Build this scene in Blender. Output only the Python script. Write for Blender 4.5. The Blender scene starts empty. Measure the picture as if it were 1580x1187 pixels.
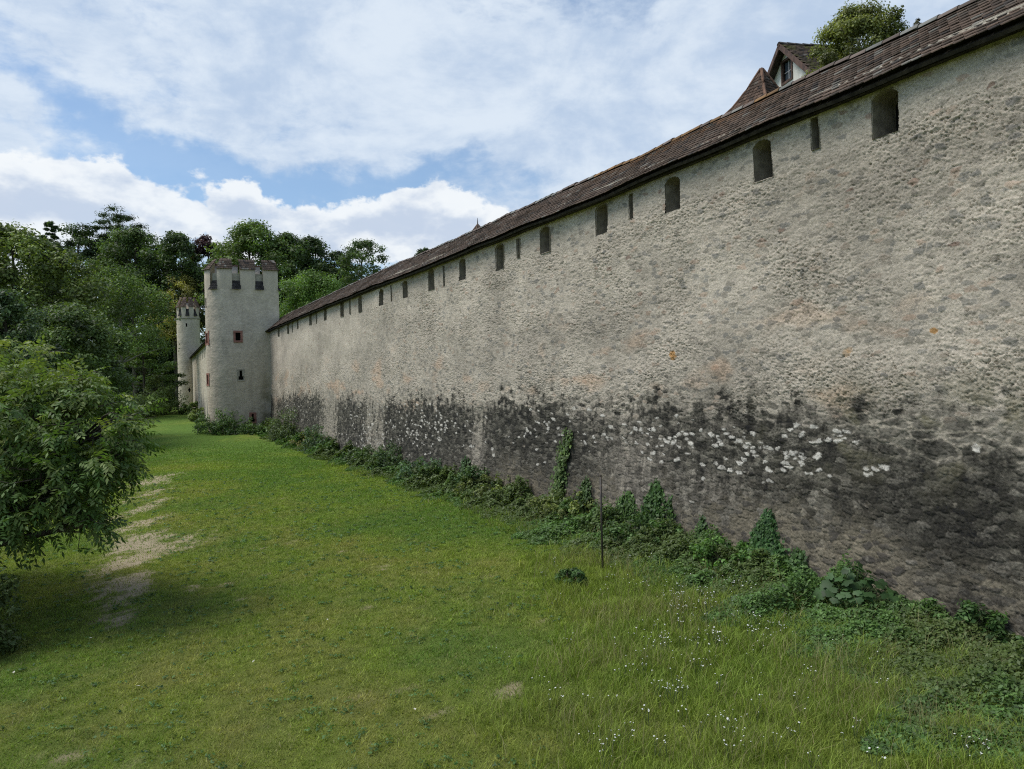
import bpy, math, random
import numpy as np
from mathutils import Matrix, Vector

# ------------------------------------------------------------------ camera, sky, sun
S = bpy.context.scene
C = S.collection
CAMZ = 3.85
F, CX, CY = 1187.0, 790.0, 593.5          # focal length in pixels of the 1580 px wide photograph
ROLL, PITCH = math.radians(1.5), math.radians(-0.1)
cr, sr, cp, sp = math.cos(ROLL), math.sin(ROLL), math.cos(PITCH), math.sin(PITCH)

def _pitch(v):
    return Vector((v[0], v[1] * cp - v[2] * sp, v[1] * sp + v[2] * cp))
right, up, fwd = _pitch((cr, 0, -sr)), _pitch((sr, 0, cr)), _pitch((0, 1, 0))
cam = bpy.data.cameras.new('camera')
cam.sensor_width = 36.0
cam.lens = 36.0 * F / 1580.0
cam.clip_start, cam.clip_end = 0.1, 4000.0
camo = bpy.data.objects.new('camera', cam)
C.objects.link(camo)
M = Matrix((right, up, -fwd)).transposed().to_4x4()
M.translation = (0, 0, CAMZ)
camo.matrix_world = M
S.camera = camo

S.view_settings.view_transform = 'Standard'
S.view_settings.look = 'None'
S.view_settings.gamma = 1.0
S.view_settings.use_curve_mapping = False
S.view_settings.exposure = 0.12
S.cycles.max_bounces = 6
S.cycles.transparent_max_bounces = 8
S.cycles.use_denoising = False
S.cycles.filter_width = 1.15

SUN_AZ, SUN_EL = math.radians(-90), math.radians(58)   # azimuth measured from +Y towards +X
sun = bpy.data.lights.new('sun', 'SUN')
sun.energy = 2.9
sun.angle = math.radians(28)
sun.color = (1.0, 0.95, 0.87)
suno = bpy.data.objects.new('sun', sun)
C.objects.link(suno)
sd = Vector((math.sin(SUN_AZ) * math.cos(SUN_EL), math.cos(SUN_AZ) * math.cos(SUN_EL), math.sin(SUN_EL)))
suno.rotation_euler = sd.to_track_quat('Z', 'Y').to_euler()

W = bpy.data.worlds.new('World')
S.world = W
W.use_nodes = True
wt = W.node_tree
wt.nodes.clear()
WN, WL = wt.nodes, wt.links

class G:
    """tiny helper for node graphs"""
    def __init__(self, tree):
        self.t, self.n, self.l = tree, tree.nodes, tree.links
    def put(self, sock, v):
        if isinstance(v, bpy.types.NodeSocket):
            self.l.new(v, sock)
        elif v is not None:
            sock.default_value = v
    def m(self, op, a, b=None, c=None, clamp=False):
        n = self.n.new('ShaderNodeMath'); n.operation = op; n.use_clamp = clamp
        for k, v in enumerate((a, b, c)):
            self.put(n.inputs[k], v)
        return n.outputs[0]
    def vm(self, op, a, b=None):
        n = self.n.new('ShaderNodeVectorMath'); n.operation = op
        self.put(n.inputs[0], a); self.put(n.inputs[1], b)
        return n.outputs[0]
    def noise(self, vec, scale, detail=5, rough=0.55, dist=0.0, lac=2.0):
        n = self.n.new('ShaderNodeTexNoise'); n.noise_dimensions = '3D'
        self.put(n.inputs['Vector'], vec)
        n.inputs['Scale'].default_value = scale; n.inputs['Detail'].default_value = detail
        n.inputs['Roughness'].default_value = rough; n.inputs['Distortion'].default_value = dist
        n.inputs['Lacunarity'].default_value = lac
        return n.outputs['Fac']
    def ss(self, x, a, b, lo=0.0, hi=1.0):
        n = self.n.new('ShaderNodeMapRange'); n.interpolation_type = 'SMOOTHSTEP'
        self.put(n.inputs[0], x); self.put(n.inputs[1], a); self.put(n.inputs[2], b)
        n.inputs[3].default_value = lo; n.inputs[4].default_value = hi
        return n.outputs[0]
    def mix(self, f, a, b, mode='MIX'):
        n = self.n.new('ShaderNodeMix'); n.data_type = 'RGBA'; n.blend_type = mode
        self.put(n.inputs[0], f); self.put(n.inputs[6], a); self.put(n.inputs[7], b)
        return n.outputs[2]

g = G(wt)
tc = WN.new('ShaderNodeTexCoord').outputs['Generated']
sep = WN.new('ShaderNodeSeparateXYZ'); WL.new(tc, sep.inputs[0])
dx, dy, dz = sep.outputs
az = g.m('ARCTAN2', dx, dy)
el = g.m('ARCSINE', dz)
# warp of the sky directions so that cloud borders billow
n1 = g.noise(tc, 3.2, 6, 0.6)
n2 = g.noise(g.vm('ADD', tc, (3.1, 7.7, 1.3)), 3.2, 6, 0.6)
n4 = g.noise(g.vm('ADD', tc, (9.1, 2.7, 5.3)), 16.0, 6, 0.62)
wz = g.m('ADD', az, g.m('MULTIPLY', g.m('SUBTRACT', n1, 0.5), 0.30))
we = g.m('ADD', el, g.m('ADD', g.m('MULTIPLY', g.m('SUBTRACT', n2, 0.5), 0.16), g.m('MULTIPLY', g.m('SUBTRACT', n4, 0.5), 0.05)))
def px_dir(x, y):
    u, v = (x - CX) / F, -(y - CY) / F
    d = right * u + up * v + fwd
    d.normalize()
    return d
def blob(x, y, rx, ry, tilt=0.0, hard=False):
    d = px_dir(x, y)
    a0, e0 = math.atan2(d.x, d.y), math.asin(d.z)
    A = g.m('SUBTRACT', wz, a0); E = g.m('SUBTRACT', we, e0)
    ct, st = math.cos(tilt), math.sin(tilt)
    p = g.m('ADD', g.m('MULTIPLY', A, ct), g.m('MULTIPLY', E, st))
    q = g.m('SUBTRACT', g.m('MULTIPLY', E, ct), g.m('MULTIPLY', A, st))
    p = g.m('DIVIDE', p, rx / F); q = g.m('DIVIDE', q, ry / F)
    r = g.m('ADD', g.m('MULTIPLY', p, p), g.m('MULTIPLY', q, q))
    return g.m('EXPONENT', g.m('MULTIPLY', r, -1.0))
sv = g.vm('MULTIPLY', tc, (1.0, 1.0, 1.9))
def fld(off, scale, det, rough, dist=0.2, base=sv):
    return g.noise(g.vm('ADD', base, off), scale, det, rough, dist)
f1 = fld((0, 0, 0), 3.0, 9, 0.60, 0.25)
f2 = fld((4.0, 1.0, 2.0), 8.0, 8, 0.62, 0.35)
f3 = fld((1.0, 6.0, 3.0), 24.0, 6, 0.60, 0.2)
dens = g.m('ADD', 0.30, g.m('MULTIPLY', g.m('SUBTRACT', f1, 0.5), 1.9))
dens = g.m('ADD', dens, g.m('MULTIPLY', g.m('SUBTRACT', f2, 0.5), 1.5))
dens = g.m('ADD', dens, g.m('MULTIPLY', g.m('SUBTRACT', f3, 0.5), 0.5))
for (x, y, rx, ry, t, a) in [
        (820, 90, 560, 150, 0.0, 0.80), (1000, 220, 420, 110, 0.2, 0.65), (330, 40, 240, 70, -0.35, 0.5),
        (60, 150, 120, 60, -0.4, 0.45), (300, 190, 260, 40, -0.3, 0.30), (20, 320, 110, 60, 0, 0.3),
        (30, 175, 90, 60, -0.5, 0.35),
        (250, 225, 240, 30, -0.42, -0.60), (95, 105, 120, 24, -0.6, -0.5), (560, 285, 330, 30, 0.06, -0.90),
        (60, 205, 110, 12, -0.25, -0.45), (345, 285, 40, 45, 0.9, -0.5), (760, 310, 110, 30, 0.2, -0.5)]:
    dens = g.m('ADD', dens, g.m('MULTIPLY', blob(x, y, rx, ry, t), a))
cover = g.ss(g.m('ADD', dens, g.m('MULTIPLY', g.m('SUBTRACT', f3, 0.5), 0.5)), 0.00, 0.88, 0.16, 1.0)
# heaped cumulus low over the trees: a field that is cut off crisply, lit from above
def heap(x, y, rx, ry):
    return blob(x, y, rx, ry)
hp_ = None
for c in [(20, 345, 80, 80), (70, 300, 60, 40), (190, 315, 130, 70), (270, 345, 90, 50), (385, 335, 60, 55), (450, 365, 110, 60), (590, 358, 170, 58), (690, 372, 90, 45), (120, 350, 160, 60)]:
    q = heap(*c)
    hp_ = q if hp_ is None else g.m('MAXIMUM', hp_, q)
bil = g.m('ADD', g.m('MULTIPLY', g.m('SUBTRACT', fld((7.0, 2.0, 1.0), 11.0, 5, 0.55, 0.1), 0.5), 0.9), g.m('MULTIPLY', g.m('SUBTRACT', f3, 0.5), 0.45))
bil_up = g.m('ADD', g.m('MULTIPLY', g.m('SUBTRACT', fld((7.0, 2.0, 1.0 + 0.045), 11.0, 5, 0.55, 0.1), 0.5), 0.9), g.m('MULTIPLY', g.m('SUBTRACT', f3, 0.5), 0.45))
hd = g.m('ADD', hp_, bil)
cm = g.ss(hd, 0.40, 0.54)
lit = g.m('ADD', g.m('MULTIPLY', g.m('SUBTRACT', bil, bil_up), 2.6), g.m('MULTIPLY', g.m('SUBTRACT', 0.95, hd), 0.8))
cshade = g.ss(lit, -0.25, 0.45)
gshade = g.m('ADD', g.m('MULTIPLY', fld((2.0, 5.0, 0.4), 4.2, 8, 0.6, 0.5), 0.75), g.m('MULTIPLY', f3, 0.25))
sky = WN.new('ShaderNodeTexSky')
sky.sky_type = 'NISHITA'
sky.sun_disc = False
sky.sun_elevation = SUN_EL
sky.sun_rotation = SUN_AZ
sky.air_density = 1.0; sky.dust_density = 0.6; sky.ozone_density = 1.5
SKYMUL = (1.12, 1.26, 1.33, 1)
skc = g.mix(1.0, sky.outputs[0], SKYMUL, 'MULTIPLY')
grey = (4.7, 5.8, 7.4, 1); white = (7.0, 7.8, 8.7, 1)
cc = g.mix(g.ss(gshade, 0.38, 0.62), grey, white)
sdn = WN.new('ShaderNodeVectorMath'); sdn.operation = 'DOT_PRODUCT'
WL.new(tc, sdn.inputs[0]); sdn.inputs[1].default_value = sd
glow = g.ss(sdn.outputs['Value'], 0.80, 1.0, 1.0, 3.2)            # clouds are brighter round the veiled sun
gl = WN.new('ShaderNodeCombineColor')
for k in range(3): WL.new(glow, gl.inputs[k])
cc = g.mix(1.0, cc, gl.outputs[0], 'MULTIPLY')
out = g.mix(g.m('MULTIPLY', cover, 0.93), skc, cc)
cumc = g.mix(cshade, (5.3, 6.1, 7.4, 1), (8.6, 8.9, 9.1, 1))
out = g.mix(g.m('MULTIPLY', cm, 0.9), out, cumc)
bg = WN.new('ShaderNodeBackground')
bg.inputs['Strength'].default_value = 0.1
WL.new(out, bg.inputs['Color'])
wo = WN.new('ShaderNodeOutputWorld')
WL.new(bg.outputs[0], wo.inputs['Surface'])

# ------------------------------------------------------------------ helpers
rng = np.random.default_rng(7)
random.seed(7)

def sstep(a, b, x):
    t = np.clip((np.asarray(x, float) - a) / (b - a), 0, 1)
    return t * t * (3 - 2 * t)

def _hash(ix, iy, seed):
    h = (ix.astype(np.int64) * 374761393 + iy.astype(np.int64) * 668265263 + seed * 1442695041) & 0xffffffff
    h = ((h ^ (h >> 13)) * 1274126177) & 0xffffffff
    h = ((h ^ (h >> 16)) * 2246822519) & 0xffffffff
    return (h ^ (h >> 15)) & 0xffffffff
def hrand(ix, iy, seed):
    return _hash(ix, iy, seed) / 4294967296.0
def gnoise(x, y, seed=0):
    x = np.asarray(x, float); y = np.asarray(y, float)
    ix, iy = np.floor(x), np.floor(y)
    fx, fy = x - ix, y - iy
    ux = fx * fx * fx * (fx * (fx * 6 - 15) + 10); uy = fy * fy * fy * (fy * (fy * 6 - 15) + 10)
    r = 0
    for ox in (0, 1):
        for oy in (0, 1):
            a = hrand(ix + ox, iy + oy, seed) * 2 * math.pi
            d = np.cos(a) * (fx - ox) + np.sin(a) * (fy - oy)
            r = r + d * (ux if ox else 1 - ux) * (uy if oy else 1 - uy)
    return r * 1.4
def fbm(x, y, seed=0, octv=4, gain=0.5):
    r, a, f = 0, 1.0, 1.0
    for k in range(octv):
        r = r + a * gnoise(x * f, y * f, seed + 17 * k)
        a *= gain; f *= 2.03
    return r

def ray(x, y):
    u, v = (x - CX) / F, -(y - CY) / F
    d = right * u + up * v + fwd
    return d
def at(x, y, Y):
    """world point at depth Y seen at photo pixel x, y"""
    d = ray(x, y); t = Y / d.y
    return Vector((d.x * t, Y, CAMZ + d.z * t))

def mesh_np(name, V, Fc, mat=None, parent=None, attrs=None, smooth=False, mats=None, mi=None):
    V = np.ascontiguousarray(V, np.float32); Fc = np.ascontiguousarray(Fc, np.int32)
    me = bpy.data.meshes.new(name)
    n, k = Fc.shape
    me.vertices.add(len(V)); me.vertices.foreach_set('co', V.ravel())
    me.loops.add(n * k); me.loops.foreach_set('vertex_index', Fc.ravel())
    me.polygons.add(n)
    me.polygons.foreach_set('loop_start', np.arange(0, n * k, k, dtype=np.int32))
    me.polygons.foreach_set('loop_total', np.full(n, k, np.int32))
    if smooth:
        me.polygons.foreach_set('use_smooth', np.ones(n, bool))
    if mi is not None:
        me.polygons.foreach_set('material_index', np.ascontiguousarray(mi, np.int32))
    for an, av in (attrs or {}).items():
        av = np.asarray(av, np.float32)
        if av.ndim == 1:
            a = me.attributes.new(an, 'FLOAT', 'POINT'); a.data.foreach_set('value', av)
        else:
            if av.shape[1] == 3:
                av = np.concatenate([av, np.ones((len(av), 1), np.float32)], 1)
            a = me.attributes.new(an, 'FLOAT_COLOR', 'POINT'); a.data.foreach_set('color', np.ascontiguousarray(av).ravel())
    me.update(calc_edges=True)
    for mm in (mats or ([mat] if mat else [])):
        me.materials.append(mm)
    o = bpy.data.objects.new(name, me)
    C.objects.link(o)
    if parent is not None:
        o.parent = parent
    return o

class MB:
    """collects polygons of any size; build() links them as ONE mesh object"""
    def __init__(self): self.v, self.f, self.c, self.col = [], [], [], None
    def add(self, verts, faces):
        b = len(self.v)
        self.v += [tuple(p) for p in verts]
        self.f += [tuple(i + b for i in fc) for fc in faces]
    def box(self, c, size, rz=0.0, jit=0.0):
        cx, cy, cz = c; a, b, d = (s / 2 for s in size)
        co, si = math.cos(rz), math.sin(rz)
        vs = []
        for z in (-d, d):
            for (x, y) in ((-a, -b), (a, -b), (a, b), (-a, b)):
                x += random.uniform(-jit, jit); y += random.uniform(-jit, jit)
                vs.append((cx + x * co - y * si, cy + x * si + y * co, cz + z + random.uniform(-jit, jit)))
        self.add(vs, [(0, 3, 2, 1), (4, 5, 6, 7), (0, 1, 5, 4), (1, 2, 6, 5), (2, 3, 7, 6), (3, 0, 4, 7)])
    def hexa(self, p):   # eight points: four below, four above
        self.add(p, [(0, 3, 2, 1), (4, 5, 6, 7), (0, 1, 5, 4), (1, 2, 6, 5), (2, 3, 7, 6), (3, 0, 4, 7)])
    def tube(self, pts, rad, n=6):
        pts = [Vector(p) for p in pts]
        rings = []
        for i, p in enumerate(pts):
            d = (pts[min(i + 1, len(pts) - 1)] - pts[max(i - 1, 0)])
            if d.length < 1e-6: d = Vector((0, 0, 1))
            d.normalize()
            a = d.cross(Vector((0.31, 0.87, 0.12)) if abs(d.z) > 0.8 else Vector((0, 0, 1)))
            a.normalize(); b = d.cross(a)
            rings.append([p + (a * math.cos(2 * math.pi * k / n) + b * math.sin(2 * math.pi * k / n)) * rad[i] for k in range(n)])
        vs = [q for r in rings for q in r]
        fs = []
        for i in range(len(pts) - 1):
            for k in range(n):
                fs.append((i * n + k, i * n + (k + 1) % n, (i + 1) * n + (k + 1) % n, (i + 1) * n + k))
        fs.append(tuple(range(n))[::-1]); fs.append(tuple((len(pts) - 1) * n + k for k in range(n)))
        self.add(vs, fs)
    def build(self, name, mat, parent=None, smooth=False):
        me = bpy.data.meshes.new(name)
        me.from_pydata(self.v, [], self.f)
        me.materials.append(mat)
        if smooth:
            for p in me.polygons: p.use_smooth = True
        me.update()
        o = bpy.data.objects.new(name, me)
        C.objects.link(o)
        if parent is not None: o.parent = parent
        return o

def tag(o, label=None, cat=None, group=None, kind=None):
    if label: o['label'] = label
    if cat: o['category'] = cat
    if group: o['group'] = group
    if kind: o['kind'] = kind
    return o
def empty(name, loc, label, cat, group=None, rz=0.0):
    o = bpy.data.objects.new(name, None)
    C.objects.link(o)
    o.location = loc; o.rotation_euler = (0, 0, rz)
    o.empty_display_size = 0.3
    return tag(o, label, cat, group)

# ------------------------------------------------------------------ materials
def new_mat(name):
    m = bpy.data.materials.new(name); m.use_nodes = True
    m.node_tree.nodes.clear()
    return m, G(m.node_tree)
def finish(m, gg, col, rough=0.9, bump=None, bstr=0.3, bdist=0.02, spec=0.3, trans=0.0, metal=0.0):
    b = gg.n.new('ShaderNodeBsdfPrincipled')
    gg.put(b.inputs['Base Color'], col); gg.put(b.inputs['Roughness'], rough)
    b.inputs['Specular IOR Level'].default_value = spec
    b.inputs['Metallic'].default_value = metal
    if bump is not None:
        bn = gg.n.new('ShaderNodeBump'); bn.inputs['Strength'].default_value = bstr; bn.inputs['Distance'].default_value = bdist
        gg.l.new(bump, bn.inputs['Height']); gg.l.new(bn.outputs[0], b.inputs['Normal'])
    sh = b.outputs[0]
    if trans > 0:
        t = gg.n.new('ShaderNodeBsdfTranslucent')
        gg.put(t.inputs['Color'], gg.mix(1.0, col, (1.25, 1.35, 0.6, 1), 'MULTIPLY') if isinstance(col, bpy.types.NodeSocket) else col)
        mx = gg.n.new('ShaderNodeMixShader'); mx.inputs[0].default_value = trans
        gg.l.new(sh, mx.inputs[1]); gg.l.new(t.outputs[0], mx.inputs[2]); sh = mx.outputs[0]
    o = gg.n.new('ShaderNodeOutputMaterial'); gg.l.new(sh, o.inputs['Surface'])
    return m
def attr_mat(name, attr='Col', rough=0.9, fine=None, bstr=0.4, bdist=0.01, spec=0.25, trans=0.0, amp=0.5):
    """colour from a per-vertex surface colour, broken up by fine noise"""
    m, gg = new_mat(name)
    a = gg.n.new('ShaderNodeAttribute'); a.attribute_name = attr
    col, bump = a.outputs['Color'], None
    if fine:
        oc = gg.n.new('ShaderNodeTexCoord').outputs['Object']
        n = gg.noise(oc, fine, 6, 0.65); n_b = gg.noise(oc, fine * 4.3, 3, 0.6)
        f = gg.m('ADD', 1.0 - amp * 0.5, gg.m('MULTIPLY', gg.m('ADD', gg.m('MULTIPLY', n, 0.65), gg.m('MULTIPLY', n_b, 0.35)), amp))
        cmb = gg.n.new('ShaderNodeCombineColor')
        for k in range(3): gg.l.new(f, cmb.inputs[k])
        col = gg.mix(1.0, col, cmb.outputs[0], 'MULTIPLY')
        bump = gg.m('ADD', n, gg.m('MULTIPLY', n_b, 0.5))
    return finish(m, gg, col, rough, bump, bstr, bdist, spec, trans)
def noise_mat(name, c1, c2, scale, rough=0.85, stretch=(1, 1, 1), bstr=0.3, bdist=0.01, spec=0.3, metal=0.0, lo=0.35, hi=0.65):
    m, gg = new_mat(name)
    oc = gg.vm('MULTIPLY', gg.n.new('ShaderNodeTexCoord').outputs['Object'], stretch)
    n = gg.noise(oc, scale, 7, 0.62, 0.2)
    col = gg.mix(gg.ss(n, lo, hi), (*c1, 1), (*c2, 1))
    return finish(m, gg, col, rough, n, bstr, bdist, spec, 0.0, metal)

M_STONE = attr_mat('rubble_masonry', fine=22.0, bstr=0.9, bdist=0.02, amp=1.25)
M_RENDER = attr_mat('old_lime_render', fine=9.0, bstr=0.5, bdist=0.03, amp=0.6)
M_TILE = attr_mat('clay_roof_tile', fine=22.0, bstr=0.3, bdist=0.008, amp=0.9, rough=0.85)
M_JAMB = noise_mat('jamb_plaster', (0.20, 0.175, 0.14), (0.33, 0.29, 0.23), 5.0, 0.95, bstr=0.6, bdist=0.03)
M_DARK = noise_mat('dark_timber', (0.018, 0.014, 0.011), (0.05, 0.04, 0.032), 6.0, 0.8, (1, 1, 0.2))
M_RED = noise_mat('red_sandstone', (0.20, 0.085, 0.06), (0.34, 0.17, 0.13), 7.0, 0.9)
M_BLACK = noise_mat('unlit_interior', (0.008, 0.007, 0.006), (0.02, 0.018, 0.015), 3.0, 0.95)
M_BARK = noise_mat('bark', (0.035, 0.028, 0.02), (0.12, 0.10, 0.075), 6.0, 0.95, (1, 1, 0.25), 0.8, 0.04)
M_IRON = noise_mat('dark_iron', (0.02, 0.02, 0.018), (0.07, 0.05, 0.035), 14.0, 0.6, spec=0.5)
M_WHITEWALL = noise_mat('white_render', (0.60, 0.575, 0.51), (0.78, 0.755, 0.69), 2.5, 0.9, (1, 1, 0.4))
M_LEAF = attr_mat('leaf', rough=0.55, spec=0.35, trans=0.33)
M_GRASS = attr_mat('grass_blade', rough=0.7, spec=0.2, trans=0.3)
M_PETAL = noise_mat('white_petal', (0.55, 0.55, 0.50), (0.72, 0.72, 0.68), 30.0, 0.7)
m_, g_ = new_mat('window_glass')
M_GLASS = finish(m_, g_, (0.06, 0.075, 0.09, 1), 0.08, spec=0.6)

# ------------------------------------------------------------------ terrain
def mixc(a, b, f):
    return a * (1 - f[..., None]) + b * f[..., None]
def wallX(Y):
    return np.polyval(WP, Y)
_pts = np.array([(7.5, 8.95), (11, 7.42), (14.5, 5.72), (17, 4.4), (23, 1.35), (30, -2.35), (37, -6.05), (50, -12.8), (66, -20.9)])
WP = np.polyfit(_pts[:, 0], _pts[:, 1], 3)

def gz(x, y):
    x = np.asarray(x, float); y = np.asarray(y, float)
    h = 0.45 * sstep(42, 70, y) + 0.95 * sstep(74, 116, y)
    left = -11.5 - 0.43 * (y - 13)
    h = h + 2.6 * sstep(0, 10, left - x) * sstep(-5, 8, y) + 2.0 * sstep(128, 170, y)
    h = h + 0.05 * gnoise(x * 0.35, y * 0.35, 3) * sstep(200, 100, np.abs(y)) + 0.02 * gnoise(x * 1.3, y * 1.3, 5)
    return h
def ground_at(px, py):
    d = ray(px, py); t = -CAMZ / d.z
    for _ in range(6):
        z = float(gz(d.x * t, d.y * t)); t = (z - CAMZ) / d.z
    return Vector((d.x * t, d.y * t, float(gz(d.x * t, d.y * t))))

DIRT = []
for (x, y, rx, ry, a) in [(232, 745, 34, 7, .9), (212, 763, 24, 10, .7), (208, 790, 20, 14, .8), (208, 815, 22, 14, .8), (205, 838, 46, 13, .9), (262, 840, 36, 10, .45), (188, 868, 34, 10, .9),
                          (215, 862, 22, 16, .9), (175, 902, 52, 7, .85), (205, 890, 20, 10, .9), (195, 920, 16, 12, .8), (190, 950, 30, 9, .6), (150, 925, 30, 6, .6),
                          (310, 835, 30, 10, .45), (775, 1066, 34, 7, .38), (110, 1165, 60, 14, .35), (330, 905, 60, 10, .25), (560, 1080, 60, 10, .2), (455, 835, 70, 10, .25), (780, 1105, 60, 14, .25)]:
    p = ground_at(x, y); q = ground_at(x + rx, y); r = ground_at(x, y + ry)
    DIRT.append((p.x, p.y, abs(q.x - p.x) * 0.9, abs(r.y - p.y) * 1.3 + 0.15, a))
for k_ in range(11):
    t_ = k_ / 10.0
    x_p, y_p = 232 - 48 * t_ + 9 * math.sin(k_ * 1.9), 742 + 218 * t_
    p = ground_at(x_p, y_p); DIRT.append((p.x, p.y, (.016 + .006 * math.sin(k_ * 2.3)) * p.y, 0.75 * 22 * p.y ** 2 / (CAMZ * F), .56 - .10 * t_))
def dirt(x, y):
    d = 0
    for (cx, cy, rx, ry, a) in DIRT:
        d = d + a * np.exp(-(((x - cx) / rx) ** 2 + ((y - cy) / ry) ** 2))
    n = fbm(x * 2.0, y * 0.75, 31, 4, 0.65)
    n2 = fbm(x * 8, y * 3.5, 37, 3, 0.7)
    d = d + 0.40 * sstep(0.42, 0.85, fbm(x * 2.6, y * 1.8, 38, 3, .6)) * np.exp(-((x + 0.30 * y) / 6.0) ** 2) * sstep(36, 22, y)
    return 0.92 * sstep(0.26, 1.12, d + (0.60 * n + 0.70 * n2) * np.clip(d * 2.5, 0, 1))
def wdist(x, y):
    """how far in front of the town wall a ground point lies"""
    return (wallX(np.clip(y, 3, 67)) - x) * 0.89
def longg(x, y):
    """unmown grass: near the camera and near the wall foot"""
    n = fbm(x * 0.4, y * 0.4, 77, 3)
    d = wdist(x, y)
    edge = np.interp(y, [5, 9, 13, 18, 24, 32, 66], [8.0, 7.0, 4.8, 2.6, 1.9, 1.4, 0.9])
    return sstep(1.0, -0.6, (d - edge) + n * 1.2)
def grasscol(x, y):
    n1 = fbm(x * 0.22, y * 0.22, 41, 4); n2 = fbm(x * 1.1, y * 0.6, 43, 4, 0.6); n3 = fbm(x * 5, y * 5, 47, 2)
    base = np.stack([0.180 + 0 * x, 0.240 + 0 * x, 0.035 + 0 * x], -1)
    lush = np.array([0.112, 0.188, 0.032]); dry = np.array([0.245, 0.235, 0.065])
    d = wdist(x, y)
    strip = np.exp(-((d - 4.0 - 0.03 * y) / (1.6 + 0.02 * y)) ** 2) * sstep(14, 22, y)
    fl = np.clip(0.25 + 0.9 * n1 + 0.4 * n2 + 0.6 * strip + 0.7 * sstep(38, 55, y), 0, 1)[..., None]
    c = base * (1 - fl) + lush * fl
    fd = np.clip(0.0 + 0.45 * n2 - 0.35 * n1 + 0.3 * n3 - 0.5 * strip + 0.35 * np.exp(-((x + 0.33 * y) / 5.0) ** 2) * sstep(40, 24, y), 0, 0.9)[..., None]
    c = c * (1 - fd) + dry * fd
    lg = (longg(x, y) * 0.6)[..., None]
    c = c * (1 - lg) + np.array([0.172, 0.228, 0.040]) * lg
    c = c * (1 + 0.34 * n3[..., None])
    return np.clip(c, 0.004, 1)

def axis(lo, hi, d, far, n=22):
    core = np.arange(lo, hi + d * .5, d)
    gr = np.cumsum(np.geomspace(d, far / 4, n))
    return np.concatenate([(lo - gr)[::-1], core, hi + gr])
gx, gy = axis(-42, 14, 0.16, 900), axis(2, 72, 0.16, 1200)
GX, GY = np.meshgrid(gx, gy)
Z = gz(GX, GY)
dm = dirt(GX, GY)
gc = grasscol(GX, GY)
soil = np.stack([0.44 + 0.07 * fbm(GX * 3, GY * 3, 61, 3), 0.355 + 0.06 * fbm(GX * 3, GY * 3, 61, 3), 0.235 + 0.05 * fbm(GX * 3, GY * 3, 61, 3)], -1)
gc = mixc(np.stack([0.13 + 0 * GX, 0.150 + 0 * GX, 0.040 + 0 * GX], -1), gc * .95, 0.62 + .38 * sstep(24, 48, GY))
gcol = gc * (1 - dm[..., None]) + soil * dm[..., None]
nx, ny = len(gx), len(gy)
ii = (np.arange(ny - 1)[:, None] * nx + np.arange(nx - 1)[None, :]).ravel()
quads = np.stack([ii, ii + 1, ii + nx + 1, ii + nx], 1)
m_, g_ = new_mat('lawn_soil')
a_ = g_.n.new('ShaderNodeAttribute'); a_.attribute_name = 'Col'
oc_ = g_.n.new('ShaderNodeTexCoord').outputs['Object']
nA = g_.noise(oc_, 9.0, 8, 0.7); nB = g_.noise(oc_, 48.0, 4, 0.7)
f_ = g_.m('ADD', 0.35, g_.m('MULTIPLY', g_.m('ADD', g_.m('MULTIPLY', nA, 0.5), g_.m('MULTIPLY', nB, 0.5)), 1.3))
cm_ = g_.n.new('ShaderNodeCombineColor')
for k in range(3): g_.l.new(f_, cm_.inputs[k])
M_LAWN = finish(m_, g_, g_.mix(1.0, a_.outputs['Color'], cm_.outputs[0], 'MULTIPLY'), 0.95, g_.m('ADD', nA, nB), 0.9, 0.06, 0.1)
tag(mesh_np('ground', np.stack([GX, GY, Z], -1).reshape(-1, 3), quads, M_LAWN, attrs={'Col': gcol.reshape(-1, 3)}, smooth=True), kind='structure')

# ------------------------------------------------------------------ curtain wall
Yd = np.linspace(1.5, 68.5, 6000)
Xd = wallX(Yd)
Sd = np.concatenate([[0], np.cumsum(np.hypot(np.diff(Xd), np.diff(Yd)))])
dX = np.polyval(np.polyder(WP), Yd)
Tl = np.sqrt(1 + dX ** 2)
NXd, NYd = -1 / Tl, dX / Tl            # outward normal, to the lawn side
WALL_TOP, EAVE_Z, EAVE_OUT = 9.05, 8.72, 0.34
def wcurve(s):
    return np.interp(s, Sd, Xd), np.interp(s, Sd, Yd), np.interp(s, Sd, NXd), np.interp(s, Sd, NYd)
def batter(z):
    return 0.30 * np.clip((3.0 - z) / 3.0, 0, 1.2) ** 1.6
def wmap(s, z, off):
    x, y, nx_, ny_ = wcurve(s)
    o = off + batter(z)
    return np.stack([x + nx_ * o, y + ny_ * o, z + 0 * x], -1)
def s_of_y(Y): return float(np.interp(Y, Yd, Sd))
def wall_at(px, py):
    """s and z where the ray through a photo pixel meets the wall face"""
    d = ray(px, py)
    z = 5.0
    for _ in range(4):
        o = float(batter(np.array(z)))
        cr_ = (Xd + NXd * o) * d.y - (Yd + NYd * o) * d.x
        k = np.nonzero(np.diff(np.sign(cr_)))[0]
        if len(k) == 0: return None
        i = k[0]; t = (Yd[i] + NYd[i] * o) / d.y
        z = CAMZ + d.z * t
    return Sd[i], z

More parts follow.
